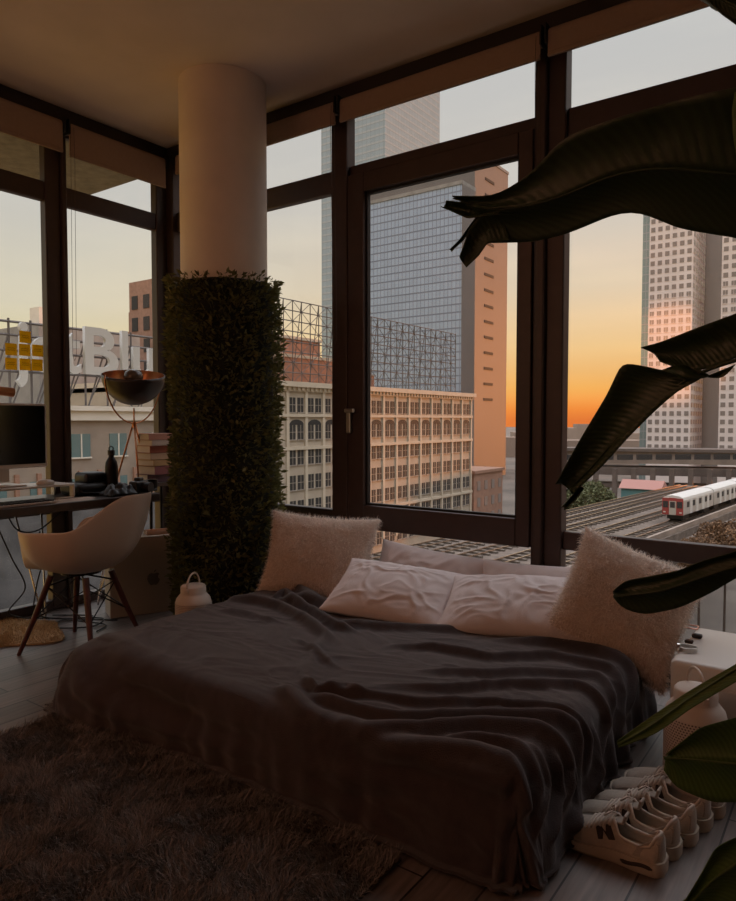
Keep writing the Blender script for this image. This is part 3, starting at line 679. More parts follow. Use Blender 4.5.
MB().tube([(LX,LY,.437),(LX,LY,.40)], .014, 14).tube([(LX,LY,.53),(LX,LY,.435)], .005, 8).build('hub', M['copper'], tl, smooth=True, autos=40)
for a in (95, 215, 335):
    MB().tube([(LX+.012*math.cos(rad(a)), LY+.012*math.sin(rad(a)), .41), (LX+.135*math.cos(rad(a)), LY+.135*math.sin(rad(a)), .012 if a != 95 else .012)], [.007,.005], 8).build('leg', M['copper'], tl, smooth=True)
# carton with a logo
bc = Vector((-3.62, 2.42, 0)); du = Vector((.42,.9075,0)); dn = Vector((.9075,-.42,0)); dl = Vector((-.9075,.42,0))
bxo = thing('carton', 'white cardboard computer carton with grey fruit logo on floor beside the column', 'carton', bc)
q = MB(); w_, dp, hh = .46, .19, .475
q.add([Vector((0,0,0)), du*w_, du*w_+dl*dp, dl*dp]+[v+Vector((0,0,hh)) for v in (Vector((0,0,0)), du*w_, du*w_+dl*dp, dl*dp)], [(0,1,2,3),(4,5,6,7),(0,1,5,4),(1,2,6,5),(2,3,7,6),(3,0,4,7)])
q.build('box_body', M['carton'], bxo, bevel=.004)
lg = [(0,-.9),(.25,-1),(.5,-.9),(.75,-.55),(.88,-.2),(.68,-.05),(.6,.2),(.68,.45),(.85,.55),(.65,.75),(.4,.8),(.05,.68),(-.3,.8),(-.6,.72),(-.85,.45),(-.93,0),(-.8,-.45),(-.55,-.85),(-.3,-1)]
lf = [(.02,.85),(.1,1.12),(.38,1.3),(.32,1.05),(.15,.9)]
q = MB(); o_ = du*.255+Vector((0,0,.215))+dn*.0015
for pl in (lg, lf): q.poly([o_+du*(x*.042)+Vector((0,0,y*.042)) for x, y in pl], dn, .0006)
q.build('logo', M['cartongrey'], bxo)
q = MB().lathe([(.001,0),(.012,0),(.012,.0008),(.001,.0008)], n=20)
R = orient(dn, 0); q.v = [tuple(R@Vector(v)) for v in q.v]; q.build('handle_plug', M['black'], bxo, loc=du*.05+Vector((0,0,.39))+dn*.002)
tr = MB().bx(-.075,.075,-.05,.05,0,.008).bx(-.075,.075,-.05,-.044,.008,.022).bx(-.075,.075,.044,.05,.008,.022).bx(-.075,-.069,-.05,.05,.008,.022).bx(.069,.075,-.05,.05,.008,.022).build('tray', pmat('pale_wood', (.55,.33,.22,1), .6), bevel=.002, loc=bc+du*.30+dl*.08+Vector((0,0,hh+.001)))
tr.rotation_euler = (0,0,math.atan2(du.y, du.x)); tag(tr, 'small pale wooden tray lying on top of the white carton', 'tray')
# cables
def cable(pts, label, r=.0045, grp='cables under the desk'):
    cu = []
    pts = [Vector(p) for p in pts]
    for i in range(len(pts)-1):
        p0, p1, p2, p3 = pts[max(i-1,0)], pts[i], pts[i+1], pts[min(i+2, len(pts)-1)]
        for k_ in range(8):
            t = k_/8; cu.append(.5*((2*p1)+(p2-p0)*t+(2*p0-5*p1+4*p2-p3)*t*t+(3*p1-p0-3*p2+p3)*t**3))
    cu.append(pts[-1]); o = MB().tube(cu, r, 6).build('power_cable', M['cable'], smooth=True); tag(o, label, 'cable', grp); return o
cable([(-3.95,1.98,.68),(-3.90,2.02,.56),(-3.85,2.12,.55),(-3.82,2.26,.66)], 'black cable sagging in a loop right under the desktop')
cable([(-3.86,2.13,.54),(-3.84,2.14,.40),(-3.86,2.10,.20),(-3.88,2.12,.05),(-3.75,2.3,.006),(-3.55,2.42,.006)], 'black cable dropping from the desk loop to the floor')
cable([(-3.97,1.93,.62),(-3.93,2.0,.40),(-3.9,2.06,.22),(-3.93,1.98,.08),(-3.90,2.2,.006)], 'black cable hanging close to the left window under the desk')
cable([(-3.95,2.25,.008),(-3.75,2.38,.008),(-3.68,2.30,.012),(-3.80,2.22,.008),(-3.70,2.12,.008),(-3.55,2.25,.008),(-3.60,2.36,.02),(-3.75,2.28,.018)], 'tangled black cable coiled on the floor behind the chair')
cable([(-3.98,2.35,.45),(-3.95,2.36,.2),(-3.85,2.34,.015),(-3.7,2.25,.018),(-3.52,2.32,.008),(-3.45,2.22,.006)], 'black cable running from window post to the carton')
# sticky notes on the glass
i = 0
for row, cols in ((0,(25,)), (1,(11,24.5,37.5)), (2,(11,25,37))):
    for cx_ in cols:
        y_ = (337,350,364.5)[row]; p = atX(cx_, y_+(cx_-25)*.05, XW-.008)
        where = {0:'alone at the top of the cluster', 1:'in the middle row', 2:'in the bottom row'}[row]
        col_ = '' if row == 0 else [', left',', centre',', right'][cols.index(cx_)]
        nt_ = thing('sticky_note', 'yellow sticky note on the left window, %s%s' % (where, col_), 'note', p, 0, 'sticky notes on the left window')
        MB().box((0.002,0,0), (.0012,.069,.070), (0, 0, 0)).build('sheet', M['postit'], nt_)
        q = MB()
        for z_ in (.008,-.004): q.tube([(.0032, -.022+k_*.0055, z_+.004*math.sin(k_*2.2+i+z_*90)) for k_ in range(9)], .0012, 4)
        q.build('handwriting', M['ink'], nt_); i += 1

# ------------------------------------------------------------------ speakers with handles
def make_speaker(label, loc, rz):
    sp = thing('portable_speaker', label, 'speaker', loc, rz, 'white portable speakers with handles')
    R = .092; prof = [(.001,.0),(R-.012,.0),(R,.012),(R,.245),(R-.006,.268),(R-.02,.285),(.066,.292),(.064,.298),(.064,.328),(.058,.335),(.001,.337)]
    q = MB().lathe(prof, n=48); o = q.build('body', M['speaker'], sp, smooth=True, autos=60)
    n_ = 96; vs = []; uv = []
    for j, z_ in enumerate((.03,.25)):
        for k_ in range(n_+1): a = 2*PI*k_/n_; vs.append((math.cos(a)*(R+.0008), math.sin(a)*(R+.0008), z_)); uv.append((k_/n_, j))
    trimesh('perforated_grille', vs, [(k_, k_+1, n_+2+k_, n_+1+k_) for k_ in range(n_)], M['perf'], sp, True, uv)
    MB().tube([(0, .062*math.cos(a), .318+.078*math.sin(a)**.8) for a in [i_*PI/20 for i_ in range(21)]], .0048, 10).build('handle', M['speaker'], sp, smooth=True)
    for sg_ in (1,-1): MB().box((0,.066*sg_,.316), (.02,.012,.02)).build('hinge', M['speaker'], sp, bevel=.003)
    return sp
s1 = make_speaker('white portable speaker with carrying handle on the floor before the bedside box', (-.415, 2.36, 0), rad(35))
dup(s1, (-2.785, 2.345, .0), rad(20), 'white portable speaker with carrying handle at the foot of the greenery column')

# ------------------------------------------------------------------ bedside box and trinkets
NX0, NX1, NY0, NY1, NZ = -.53, .02, 2.53, 3.0, .355
ns_ = thing('bedside_table', 'white bedside box with rounded edges in the right corner by the window', 'table', ((NX0+NX1)/2, (NY0+NY1)/2, 0))
hw, hd = (NX1-NX0)/2, (NY1-NY0)/2
MB().bx(-hw, hw, -hd, hd, .03, NZ).build('cabinet', M['white'], ns_, bevel=.02, seg=4, smooth=True)
MB().bx(-hw+.03, hw-.03, -hd-.006, -hd+.02, .06, NZ-.07).build('drawer', M['silver'], ns_, bevel=.006)
MB().bx(-hw+.03, hw-.03, -hd+.03, hd-.03, 0, .032).build('plinth', M['black'], ns_)
def onbox(x, y): p = atz(x, y, NZ); return (p.x, p.y, NZ+.0005)
wt = thing('wrist_watch', 'silver wristwatch with its band closed lying on the bedside box', 'watch', onbox(687, 651), rad(20))
q = MB(); 
for a0, a1 in ((-150,150),):
    pts = [(.033*math.cos(rad(a)), .026*math.sin(rad(a)), .009) for a in range(a0, a1+1, 15)]
    for p, r__ in zip(pts, pts[1:]): q.box(((p[0]+r__[0])/2, (p[1]+r__[1])/2, .009), (.0105,.003,.016), (0,0,math.atan2(r__[1]-p[1], r__[0]-p[0])))
q.build('band', M['steel'], wt, bevel=.001)
MB().tube([(-.034,0,.010),(-.025,0,.010)], .016, 20).build('case', M['chrome'], wt, smooth=True, autos=40)
tag(MB().bx(-.018,.018,-.012,.012,0,.016).build('earbud_case', M['black'], bevel=.006, seg=3, smooth=True, loc=onbox(697,638)), 'small black glossy case at the back of the bedside box', 'case')
tag(MB().bx(-.014,.014,-.01,.01,0,.012).build('lighter', M['darksuede'], bevel=.003, loc=onbox(689,643)), 'small dark brown box between watch and black case on the bedside box', 'box')
q = MB().tube([(.03*math.cos(a), .03*math.sin(a), .005+.002*math.sin(3*a)) for a in [i_*2*PI/24 for i_ in range(25)]], .0035, 8)
tag(q.build('bracelet', M['rosegold'], smooth=True, loc=onbox(690, 628)), 'rose gold bracelet lying beside the furry cushion on the bedside box', 'bracelet')

# ------------------------------------------------------------------ shoes
def make_shoe():
    sh = thing('sneaker', '', 'shoe', (0,0,0))
    L = .285; n_ = 34; m_ = 25
    def prof(t):   # t 0 heel .. 1 toe
        w = .036+.006*math.sin(min(1, t/.25)*PI/2)-.004*math.exp(-((t-.42)/.12)**2)+.012*math.exp(-((t-.72)/.2)**2)
        w *= (1-(max(0, t-.86)/.14)**2.6)**.5 if t < 1 else .05
        w *= (1-(max(0, .08-t)/.08)**2.4*.55)
        top = np.interp(t, [0,.05,.18,.33,.42,.55,.70,.85,.95,1], [.098,.108,.088,.094,.112,.094,.072,.060,.050,.032])
        return w, top
    vs = []; fs = []
    base = lambda t: .026+.012*max(0, t-.8)/.2*.8
    for i_ in range(n_):
        t = i_/(n_-1); w, top = prof(t); z0 = base(t)
        for j in range(m_):
            a = PI*j/(m_-1); cy = math.cos(a); y = w*math.copysign(abs(cy)**.75, cy); z_ = z0+(top-z0)*math.sin(a)**.9
            if t < .44: y *= 1-.28*math.sin(a)**3
            vs.append((-L*t, y, z_))
    for i_ in range(n_-1):
        t = (i_+.5)/(n_-1); gap = 0 if not (.035 < t < .44) else min(1, (t-.03)/.04, (.46-t)/.06)*.30
        for j in range(m_-1):
            a = (j+.5)/(m_-1)
            if abs(a-.5) < gap: continue
            fs.append((i_*m_+j, (i_+1)*m_+j, (i_+1)*m_+j+1, i_*m_+j+1))
    fs.append(tuple(range(m_)))
    up = MB().add(vs, fs).build('upper', M['shoe'], sh, smooth=True)
    so = up.modifiers.new('solidify', 'SOLIDIFY'); so.thickness = .006; so.offset = -1
    # sole
    q = MB(); vs = []
    for i_ in range(n_):
        t = i_/(n_-1); w, top = prof(t); w = w*1.06+.003; spring = .014*max(0, t-.72)/.28*max(0, t-.72)/.28*1.2; hh_ = .036-.010*sm(t,.3,.8)
        x = -L*(t*1.035-.02)
        for y, z_ in ((-w*.93, spring), (-w*1.02, spring+.008), (-w*.98, hh_+spring*.8), (0, hh_+spring*.8-.004), (w*.98, hh_+spring*.8), (w*1.02, spring+.008), (w*.93, spring)): vs.append((x, y, z_))
    fs = [(i_*7+j, (i_+1)*7+j, (i_+1)*7+(j+1) % 7, i_*7+(j+1) % 7) for i_ in range(n_-1) for j in range(7)]+[tuple(range(7)), tuple((n_-1)*7+j for j in range(7))]
    q.add(vs, fs); q.build('sole', M['sole'], sh, smooth=True, autos=35)
    for sd in (1, -1):
        pts = []; q = MB()
        for k_ in range(12):
            t = .06+k_*.026; w, top = prof(t); pts.append((-L*t, sd*(w*1.06+.0035), .022+.004*math.sin(k_*.5)))
        q.tube(pts, [.002]+[.0052]*10+[.002], 6)
        q.build('sole_insert', M['darksuede'], sh, smooth=True)
    def onside(t, f, sd, off=.003):
        w, top = prof(t); z0 = base(t); a = f*PI/2
        y = w*abs(math.cos(a))**.75*(1-.28*math.sin(a)**3 if t < .44 else 1)
        return Vector((-L*t, sd*(y+off), z0+(top-z0)*math.sin(a)**.9+off*.4))
    for nm, mt_, poly in (('side_patch', 'darksuede', [(.40,.25),(.46,.62),(.50,.62),(.49,.40),(.55,.62),(.59,.60),(.55,.22),(.51,.22),(.515,.45),(.455,.22)]),
                          ('heel_panel', 'shoemesh', [(.02,.12),(.02,.5),(.10,.55),(.2,.4),(.24,.12)]), ('toe_panel', 'shoemesh', [(.70,.1),(.72,.55),(.82,.5),(.9,.3),(.9,.1)])):
        for sd in (1, -1):
            q = MB(); pv = [onside(t, f, sd) for t, f in poly]; q.add(pv, [tuple(range(len(pv)))])
            q.build(nm, M[mt_], sh, solid=.002)
    q = MB()
    for k_ in range(6):
        t = .46+.042*k_; p = [onside(t+.006*abs(u), 1-abs(u)*.42, 1 if u >= 0 else -1, .004) for u in (-1,-.6,-.25,.25,.6,1)]
        q.tube(p, .0028, 6)
    p0 = onside(.46, 1, 1, .006)
    q.tube([p0+Vector((0,0,.003)), p0+Vector((-.005,.018,.012)), p0+Vector((-.02,.026,.0)), p0+Vector((-.012,.008,.004))], .0024, 6)
    q.tube([p0+Vector((0,0,.003)), p0+Vector((-.003,-.018,.012)), p0+Vector((-.018,-.028,.0)), p0+Vector((-.012,-.008,.004))], .0024, 6)
    q.build('laces', M['lace'], sh, smooth=True)
    MB().add([(-L*.36,-.018,.098),(-L*.36,.018,.098),(-L*.34,.016,.122),(-L*.34,-.016,.122),(-L*.50,-.02,.096),(-L*.50,.02,.096)], [(3,2,1,0),(0,1,5,4)]).build('tongue', M['shoemesh'], sh, solid=.008, bevel=.003)
    q = MB(); pts = []
    ts = [.44,.38,.31,.24,.17,.10,.055]
    ring = [onside(t, 1-.6*min(1,(t-.03)/.04,(.46-t)/.06), 1, -.001) for t in ts]; ring2 = [Vector((p.x, -p.y, p.z)) for p in ring[::-1]]
    hp = Vector((-L*.02, 0, .104)); q.tube(ring+[hp]+ring2, .0045, 8); q.build('collar', M['lace'], sh, smooth=True)
    MB().add([(-L*.44,-.026,.03),(-L*.44,.026,.03),(-L*.05,.026,.03),(-L*.05,-.026,.03)], [(0,1,2,3)]).build('insole', M['lining'], sh, solid=.004)
    return sh
shoe = make_shoe()
slots = [(-.398,1.88,-3,'frontmost beige sneaker of the row at the bed side, nearest the camera'), (-.383,1.975,-5,'second beige sneaker from the front of the row beside the bed'),
         (-.358,2.068,-3,'third beige sneaker from the front, its toe against the blanket'), (-.338,2.165,-6,'fourth beige sneaker from the front of the row beside the bed'),
         (-.318,2.262,-4,'fifth beige sneaker from the front, partly behind the broad green leaf'), (-.315,2.33-.0,-5,'rearmost beige sneaker of the row, beside the perforated speaker')]
for i, (x, y, rz, lab) in enumerate(slots[:5]):
    o = shoe if i == 0 else dup(shoe)
    o.location = (x, y, .001); o.rotation_euler = (0,0,rad(rz)); o['label'] = lab; o['group'] = 'sneakers lined up along the bed'

# ------------------------------------------------------------------ bird of paradise plant
PX, PY = .10, 1.92
plant = thing('bird_of_paradise', 'tall potted plant with broad dark paddle leaves, standing before the window nearest the camera', 'plant', (PX, PY, 0))
MB().lathe([(.001,.0),(.13,.0),(.14,.01),(.165,.30),(.168,.32),(.155,.32),(.15,.28),(.001,.28)], n=36).build('pot', M['pot'], plant, smooth=True, autos=40)
MB().lathe([(.001,.29),(.149,.285)], n=24).build('soil', M['soil'], plant)
LOC = Vector((PX, PY, 0))
def resample(pts, n_):
    pts = [Vector(p) for p in pts]; d_ = [0]
    for a, b_ in zip(pts, pts[1:]): d_.append(d_[-1]+(b_-a).length)
    out = []
    for i_ in range(n_):
        t = d_[-1]*i_/(n_-1); k_ = 0
        while k_ < len(d_)-2 and d_[k_+1] < t: k_ += 1
        u = (t-d_[k_])/max(1e-9, d_[k_+1]-d_[k_]); out.append(pts[k_].lerp(pts[k_+1], u))
    for _ in range(2): out = [out[0]]+[(out[i_-1]+out[i_]*2+out[i_+1])/4 for i_ in range(1, n_-1)]+[out[-1]]
    return out
def leaf(strips, mid, mat='bigleaf', stalk=None, n_=40, m_=8, belly=.012, rib=.004, label=None):
    """strips: list of (edge a, edge b); every point is (x, y, distance). Built as lofted blades with thickness"""
    V, F, UVs = [], [], []
    # close the blade into its stalk
    e = Vector(mid[0])*2-Vector(mid[1]); k_ = 75/max(1, e.x-mid[0][0]); bs = Vector(mid[0])+(e-Vector(mid[0]))*k_
    def taper(p): return [tuple(bs), tuple(bs.lerp(Vector(p), .35)+(Vector(p)-Vector(mid[0]))*.2), tuple(bs.lerp(Vector(p), .7)+(Vector(p)-Vector(mid[0]))*.2)]
    if mid[0][0] > 765:
        strips = [(taper(a_[0])+list(a_), taper(b_[0])+list(b_)) if a_[0][0] > 765 else (a_, b_) for a_, b_ in strips]; mid = [tuple(bs)]+list(mid)
    for ea, eb in strips:
        a = resample([atD(*p) for p in ea], n_); b_ = resample([atD(*p) for p in eb], n_); o0 = len(V)
        for i_ in range(n_):
            ax = b_[i_]-a[i_]; tg = (a[min(i_+1,n_-1)]-a[max(i_-1,0)]); nn = ax.cross(tg)
            nn = nn.normalized() if nn.length > 1e-9 else Vector((0,0,1))
            for j in range(m_+1):
                u = j/m_; p = a[i_].lerp(b_[i_], u)+nn*(belly*math.sin(u*PI)+.0012*math.sin(i_*1.9)*math.sin(u*PI)); V.append(p-LOC); UVs.append((i_/(n_-1)+u*.12, u))
        F += [(o0+i_*(m_+1)+j, o0+(i_+1)*(m_+1)+j, o0+(i_+1)*(m_+1)+j+1, o0+i_*(m_+1)+j+1) for i_ in range(n_-1) for j in range(m_)]
    o = trimesh('leaf', V, F, M[mat], plant, True, UVs); q = o.modifiers.new('solidify', 'SOLIDIFY'); q.thickness = .0016
    mp = resample([atD(*p) for p in mid], 24)
    MB().tube([p-LOC for p in mp], [rib*(1-.75*i_/23) for i_ in range(24)], 8).build('midrib', M['petiole'] if mat != 'bigleaf' else M['bigleaf'], o, smooth=True)
    if stalk:
        st = [mp[0]-LOC]+[Vector(p) for p in stalk]
        MB().tube(resample(st, 16), [rib*1.05+i_*.0005 for i_ in range(16)], 10).build('stalk', M['petiole'], o, smooth=True)
    return o
base = lambda dx, dy: [(dx*.6, dy*.6, .8), (dx*.3, dy*.3, .28)]
# big top leaf (seen from below)
m1 = [(775,176,1.05),(736,175,1.07),(663,167,1.12),(617,173,1.16),(555,200,1.22),(500,212,1.27),(462,204,1.30)]
leaf([([(775,82,1.00),(717,91,1.03),(679,100,1.07),(617,118,1.12),(563,137,1.18),(530,175,1.23),(495,197,1.27),(452,196.5,1.30)],
       [(775,176,1.05),(736,175,1.07),(663,167,1.12),(617,173,1.16),(555,200,1.22),(520,207,1.25),(484,208,1.28),(453,198,1.30)]),
      ([(775,176,1.05),(736,175,1.07),(663,167,1.12),(617,173,1.16),(575,190,1.20),(540,205,1.235),(500,210,1.27),(470,205,1.29)],
       [(775,246,1.12),(736,238,1.13),(679,229,1.16),(640,212,1.18),(617,213,1.20),(567,234,1.25),(534,242,1.28),(486,243,1.31)]),
      ([(520,204,1.26),(497,206,1.275),(470,203,1.29),(446,201,1.30)], [(520,214,1.262),(492,214,1.277),(468,218,1.295),(441,206,1.30)]),
      ([(500,211,1.275),(482,214,1.285),(470,228,1.30),(460,257,1.315)], [(510,240,1.285),(487,243,1.295),(478,256,1.31),(466,267,1.32)]),
      ([(478,216,1.29),(470,226,1.31),(460,240,1.33),(450,250,1.34)], [(481,217,1.29),(473,227,1.31),(462,241,1.33),(450.6,251,1.34)])],
     m1, stalk=[(.02,.0,1.35)]+base(.05,-.03))
# middle leaf, split, drooping to the left
m2 = [(770,350,1.05),(736,360,1.08),(694,374,1.12),(652,402,1.17),(615,440,1.22),(585,475,1.27),(566,491,1.30)]
leaf([([(770,300,1.04),(736,314,1.07),(690,331,1.11),(660,343,1.14),(641,348,1.16)], [(770,348,1.05),(736,357,1.08),(715,366,1.10),(690,372,1.12),(660,361,1.145)]),
      ([(700,370,1.11),(675,374,1.13),(640,366,1.16),(622,363,1.175),(607,395,1.20),(580,440,1.25),(556,484,1.29)],
       [(736,364,1.08),(700,379,1.11),(678,390,1.13),(652,413,1.16),(628,437,1.19),(600,468,1.24),(572,494,1.29)]),
      ([(580,487,1.285),(572,497,1.29),(562,508,1.30)], [(584,488,1.285),(575,500,1.29),(564,510,1.30)])],
     m2, stalk=[(.03,-.02,1.05)]+base(-.04,.05), belly=.018)
# lower ribbed leaf
m3 = [(775,553,1.15),(736,566,1.18),(700,578,1.22),(660,592,1.27),(614,597,1.33)]
leaf([([(775,533,1.14),(736,552,1.17),(700,562,1.21),(680,571,1.24),(650,577,1.28),(625,581,1.31),(613,592,1.33)], [(775,553,1.15),(736,566,1.18),(700,578,1.22),(660,592,1.27),(630,596,1.31),(613.5,595,1.33)]),
      ([(775,553,1.15),(736,566,1.18),(700,578,1.22),(660,592,1.27),(630,596,1.31),(613,594,1.33)], [(775,562,1.20),(736,578,1.22),(715,591,1.24),(680,608,1.28),(645,615,1.32),(622,609,1.335),(613.5,597,1.335)])],
     m3, stalk=[(.0,.0,.75),(.03,.02,.4),(.03,.03,.28)])
# narrow leaf seen on edge
m4 = [(770,648,1.10),(736,669,1.14),(690,698,1.19),(650,727,1.24),(618,745,1.28)]
leaf([([(770,640,1.11),(736,664,1.15),(690,690,1.20),(650,717,1.25),(617,742,1.285)], [(770,648,1.10),(736,669,1.14),(690,698,1.19),(650,727,1.24),(617.5,745,1.285)]),
      ([(770,648,1.10),(736,669,1.14),(690,698,1.19),(650,727,1.24),(617,744,1.285)], [(770,660,1.09),(736,681,1.13),(690,708,1.18),(655,734,1.235),(618,747,1.28)])],
     m4, 'younglitleaf', stalk=[(-.02,.05,.5),(-.03,.04,.28)], belly=.004, rib=.003)
# broad green leaf low right
m5 = [(775,768,1.20),(736,764,1.23),(700,760,1.27),(664,758,1.32)]
leaf([([(775,708,1.19),(736,718,1.22),(700,728,1.26),(680,744,1.29),(666,755,1.315)], [(775,768,1.20),(736,764,1.23),(700,760,1.27),(680,759,1.30),(663.5,759,1.32)]),
      ([(775,768,1.20),(736,764,1.23),(700,760,1.27),(680,759,1.30),(663,757,1.32)], [(775,800,1.24),(736,802,1.26),(715,803,1.28),(695,796,1.30),(675,787,1.315),(664,770,1.325)])],
     m5, 'younglitleaf', stalk=[(.0,-.02,.35),(-.02,-.01,.28)], belly=.012)
# leaf in the bottom corner
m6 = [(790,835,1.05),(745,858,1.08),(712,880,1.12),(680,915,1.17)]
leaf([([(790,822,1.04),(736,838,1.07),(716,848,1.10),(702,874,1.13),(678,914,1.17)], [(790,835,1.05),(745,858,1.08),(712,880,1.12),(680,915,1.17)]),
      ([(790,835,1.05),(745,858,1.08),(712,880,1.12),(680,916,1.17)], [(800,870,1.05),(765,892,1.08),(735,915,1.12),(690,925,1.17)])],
     m6, 'younglitleaf', stalk=[(-.05,-.05,.33),(-.03,-.03,.28)], belly=.012)  # lighter material puts the light on this leaf into its colour
# leaf tip in the top right corner
m7 = [(800,40,1.0),(760,20,1.05),(720,-2,1.12),(690,-20,1.18)]
leaf([([(800,22,1.0),(765,0,1.05),(730,-15,1.11),(690,-22,1.18)], [(800,40,1.0),(760,20,1.05),(720,-2,1.12),(690,-18,1.18)]),
      ([(800,40,1.0),(760,20,1.05),(720,-2,1.12),(690,-20,1.18)], [(800,62,1.0),(760,40,1.05),(728,18,1.09),(706,-2,1.13),(688,-18,1.18)])],
     m7, stalk=[(.0,-.05,1.5)]+base(-.02,-.05))
# pale edge of the next blade at the right border
leaf([([(735,92,1.0),(732,110,1.0),(733,135,1.0),(737,160,1.0)], [(760,85,.97),(768,110,.96),(768,135,.96),(760,165,.97)])], [(748,90,.985),(752,125,.98),(748,162,.985)], 'younglitleaf', stalk=[(.04,-.03,1.1)]+base(.04,-.06))

# ================================================================== OUTSIDE
GZ = -25
struct(MB().bx(-1500, 900, 6, 2500, GZ-1, GZ).build('city_ground', M['ground']))
def ext(nm, label, cat, group=None): return thing(nm, label, cat, (0,0,0), 0, group)
# --- old stone building, facade in the plane X = FX
FX, FY0, FY1, FT = -73., 66., 142., 7.2
ob = ext('stone_building', 'old pale stone block with rows of paired windows, seen through the middle window', 'building')
MB().bx(FX-38, FX, FY0, FY1, GZ, FT-.8).build('walls', M['stone'], ob)
q = MB().bx(FX-38.5, FX+.9, FY0-.5, FY1+.9, FT-.8, FT).bx(FX-38, FX+.35, FY0, FY1+.35, FT-1.5, FT-.8)
for z_ in (FT-5.5, FT-10.7, FT-22.5): q.bx(FX-1, FX+.35, FY0, FY1+.35, z_, z_+.5)
for i in range(70): q.bx(FX, FX+.6, FY0+1+i*1.08, FY0+1.5+i*1.08, FT-1.3, FT-.75)
q.build('cornice', M['stonetrim'], ob)
q = MB()
for i in range(18): q.bx(FX, FX+.28, FY1-4.4*i-.5-.0, FY1-4.4*i+.1, GZ+4, FT-1.5)
q.build('pilasters', M['stonetrim'], ob)
def win_mesh(arch):
    q = MB(); q.cur = 0
    for yo in (-.95, .95):
        q.bx(.03, .06, yo-.72, yo+.72, -1.15, 1.15)
        q.cur = 1; q.bx(.04, .12, yo-.04, yo+.04, -1.15, 1.15).bx(.04, .12, yo-.72, yo+.72, -.04, .04).bx(.02, .22, yo-.85, yo+.85, -1.3, -1.15); q.cur = 0
    if arch: q.poly([(.05, 1.67*math.cos(a), 1.15+.85*math.sin(a)) for a in [i_*PI/12 for i_ in range(13)]], (1,0,0), .03)
    return q
wins = []
proto = [win_mesh(a).build('window', [M['win'], M['winframe']], ob) for a in (False, True)]
cnt = 0
for bay in range(14):
    for row in range(7):
        pr = proto[1 if row == 1 else 0]
        o = pr if (bay == 0 and row in (0,1)) else pr.copy()
        if o is not pr: COL.objects.link(o)
        o.location = (FX, FY1-2.4-4.4*bay, FT-3.6-4.0*row-(.3 if row else 0)); cnt += 1
ph = ext('rooftop_penthouse', 'warm brick rooftop penthouse on the stone block, left of the window mullion', 'building')
MB().bx(FX-16, FX-6, 84, 100, FT+.01, FT+5).bx(FX-13, FX-8, 88, 98, FT+5, FT+8).build('walls', M['brick2'], ph)
MB().bx(FX-13.3, FX-7.7, 87.7, 98.3, FT+8, FT+8.5).bx(FX-16.2, FX-5.8, 83.8, 100.2, FT+4.6, FT+5.1).build('coping', M['stonetrim'], ph)
ph2 = ext('rooftop_hut', 'small orange rooftop hut at the left end of the stone block behind the sash', 'building')
MB().bx(FX-10, FX-5.8, 108, 112, FT+.01, FT+2.6).build('walls', M['brick2'], ph2); MB().bx(FX-10.2, FX-5.6, 107.8, 112.2, FT+2.6, FT+2.9).build('roof', M['greyroof'], ph2)
# --- roof sign lattice
lt_ = ext('sign_lattice', 'tall steel lattice carrying a roof sign, seen from behind above the stone block', 'lattice')
LXp = FX-3; q = MB(); zt = 20.6; z0 = FT+.06
ys = [74+i*2.2 for i in range(31)]
def bar(q, a, b_, r): q.tube([a, b_], r, 4, False)
for y in ys: bar(q, (LXp,y,z0), (LXp,y,zt), .11)
q.build('upright', M['latt'], lt_)
q = MB()
for k_ in range(9): z_ = z0+(zt-z0)*k_/8; bar(q, (LXp,ys[0],z_), (LXp,ys[-1],z_), .09)
q.build('girt', M['latt'], lt_)
q = MB()
for i in range(len(ys)-1):
    for k_ in range(0,8):
        za, zb = z0+(zt-z0)*k_/8, z0+(zt-z0)*(k_+1)/8
        bar(q, (LXp,ys[i],za), (LXp,ys[i+1],zb), .06) if (i+k_) % 2 else bar(q, (LXp,ys[i+1],za), (LXp,ys[i],zb), .06)
    if i % 2 == 0: bar(q, (LXp,ys[i],zt), (LXp-2.2,ys[i],z0), .09); bar(q, (LXp,ys[i],(z0+zt)/2), (LXp-1.1,ys[i],(z0+zt)/2), .06)
q.build('brace', M['latt'], lt_)
# --- towers
def tower(nm, label, x0, x1, y0, y1, zt, mat, matX=None, roof='greyroof'):
    o = ext(nm, label, 'building')
    MB().bx(x0, x1, y0, y1, GZ, zt).build('facade', M[mat], o)
    if matX: MB().bx(x1, x1+.3, y0, y1, GZ, zt).build('side_facade', M[matX], o)
    MB().bx(x0-.3, x1+.3, y0-.3, y1+.3, zt, zt+1.2).build('parapet', M[roof], o); return o
p = atD(462, 184, 225)
bt_ = tower('glass_office_tower', 'blue gridded glass office building behind the stone block', atY(352, 184, p.y).x, p.x, p.y, p.y+9, p.z, 'bluegrid', 'concrete')
p = atD(475, 152, 300); r2 = atX(507, 300, p.x)
tower('slab_tower', 'grey brown slab tower with sunlit side right of the blue glass building', p.x-70, p.x, p.y, r2.y, p.z, 'concrete')
q = MB(); sl = bpy.data.objects['slab_tower']
for z_ in range(10, int(p.z)-4, 7): q.bx(p.x+.0, p.x+.25, p.y+10, p.y+19, z_, z_+1.2)
q.build('slot_windows', M['win'], sl)
p = atD(321, 60, 420); r1 = atD(441, 60, 420)
tower('skyscraper', 'tall pale blue glass skyscraper rising beyond the top of the windows', p.x, r1.x-12, p.y, p.y+62, 225, 'paleglass')
lb = ext('low_brick_block', 'low brick block with small windows right of the stone block', 'building')
p = atD(474, 474, 165); r3 = atX(530, 474, p.x)
MB().bx(p.x-25, p.x, p.y, p.y+16, GZ, p.z).build('walls', M['brick'], lb); MB().bx(p.x-25.3, p.x+.4, p.y-.4, p.y+16.3, p.z, p.z+.7).build('cornice', M['brick'], lb)
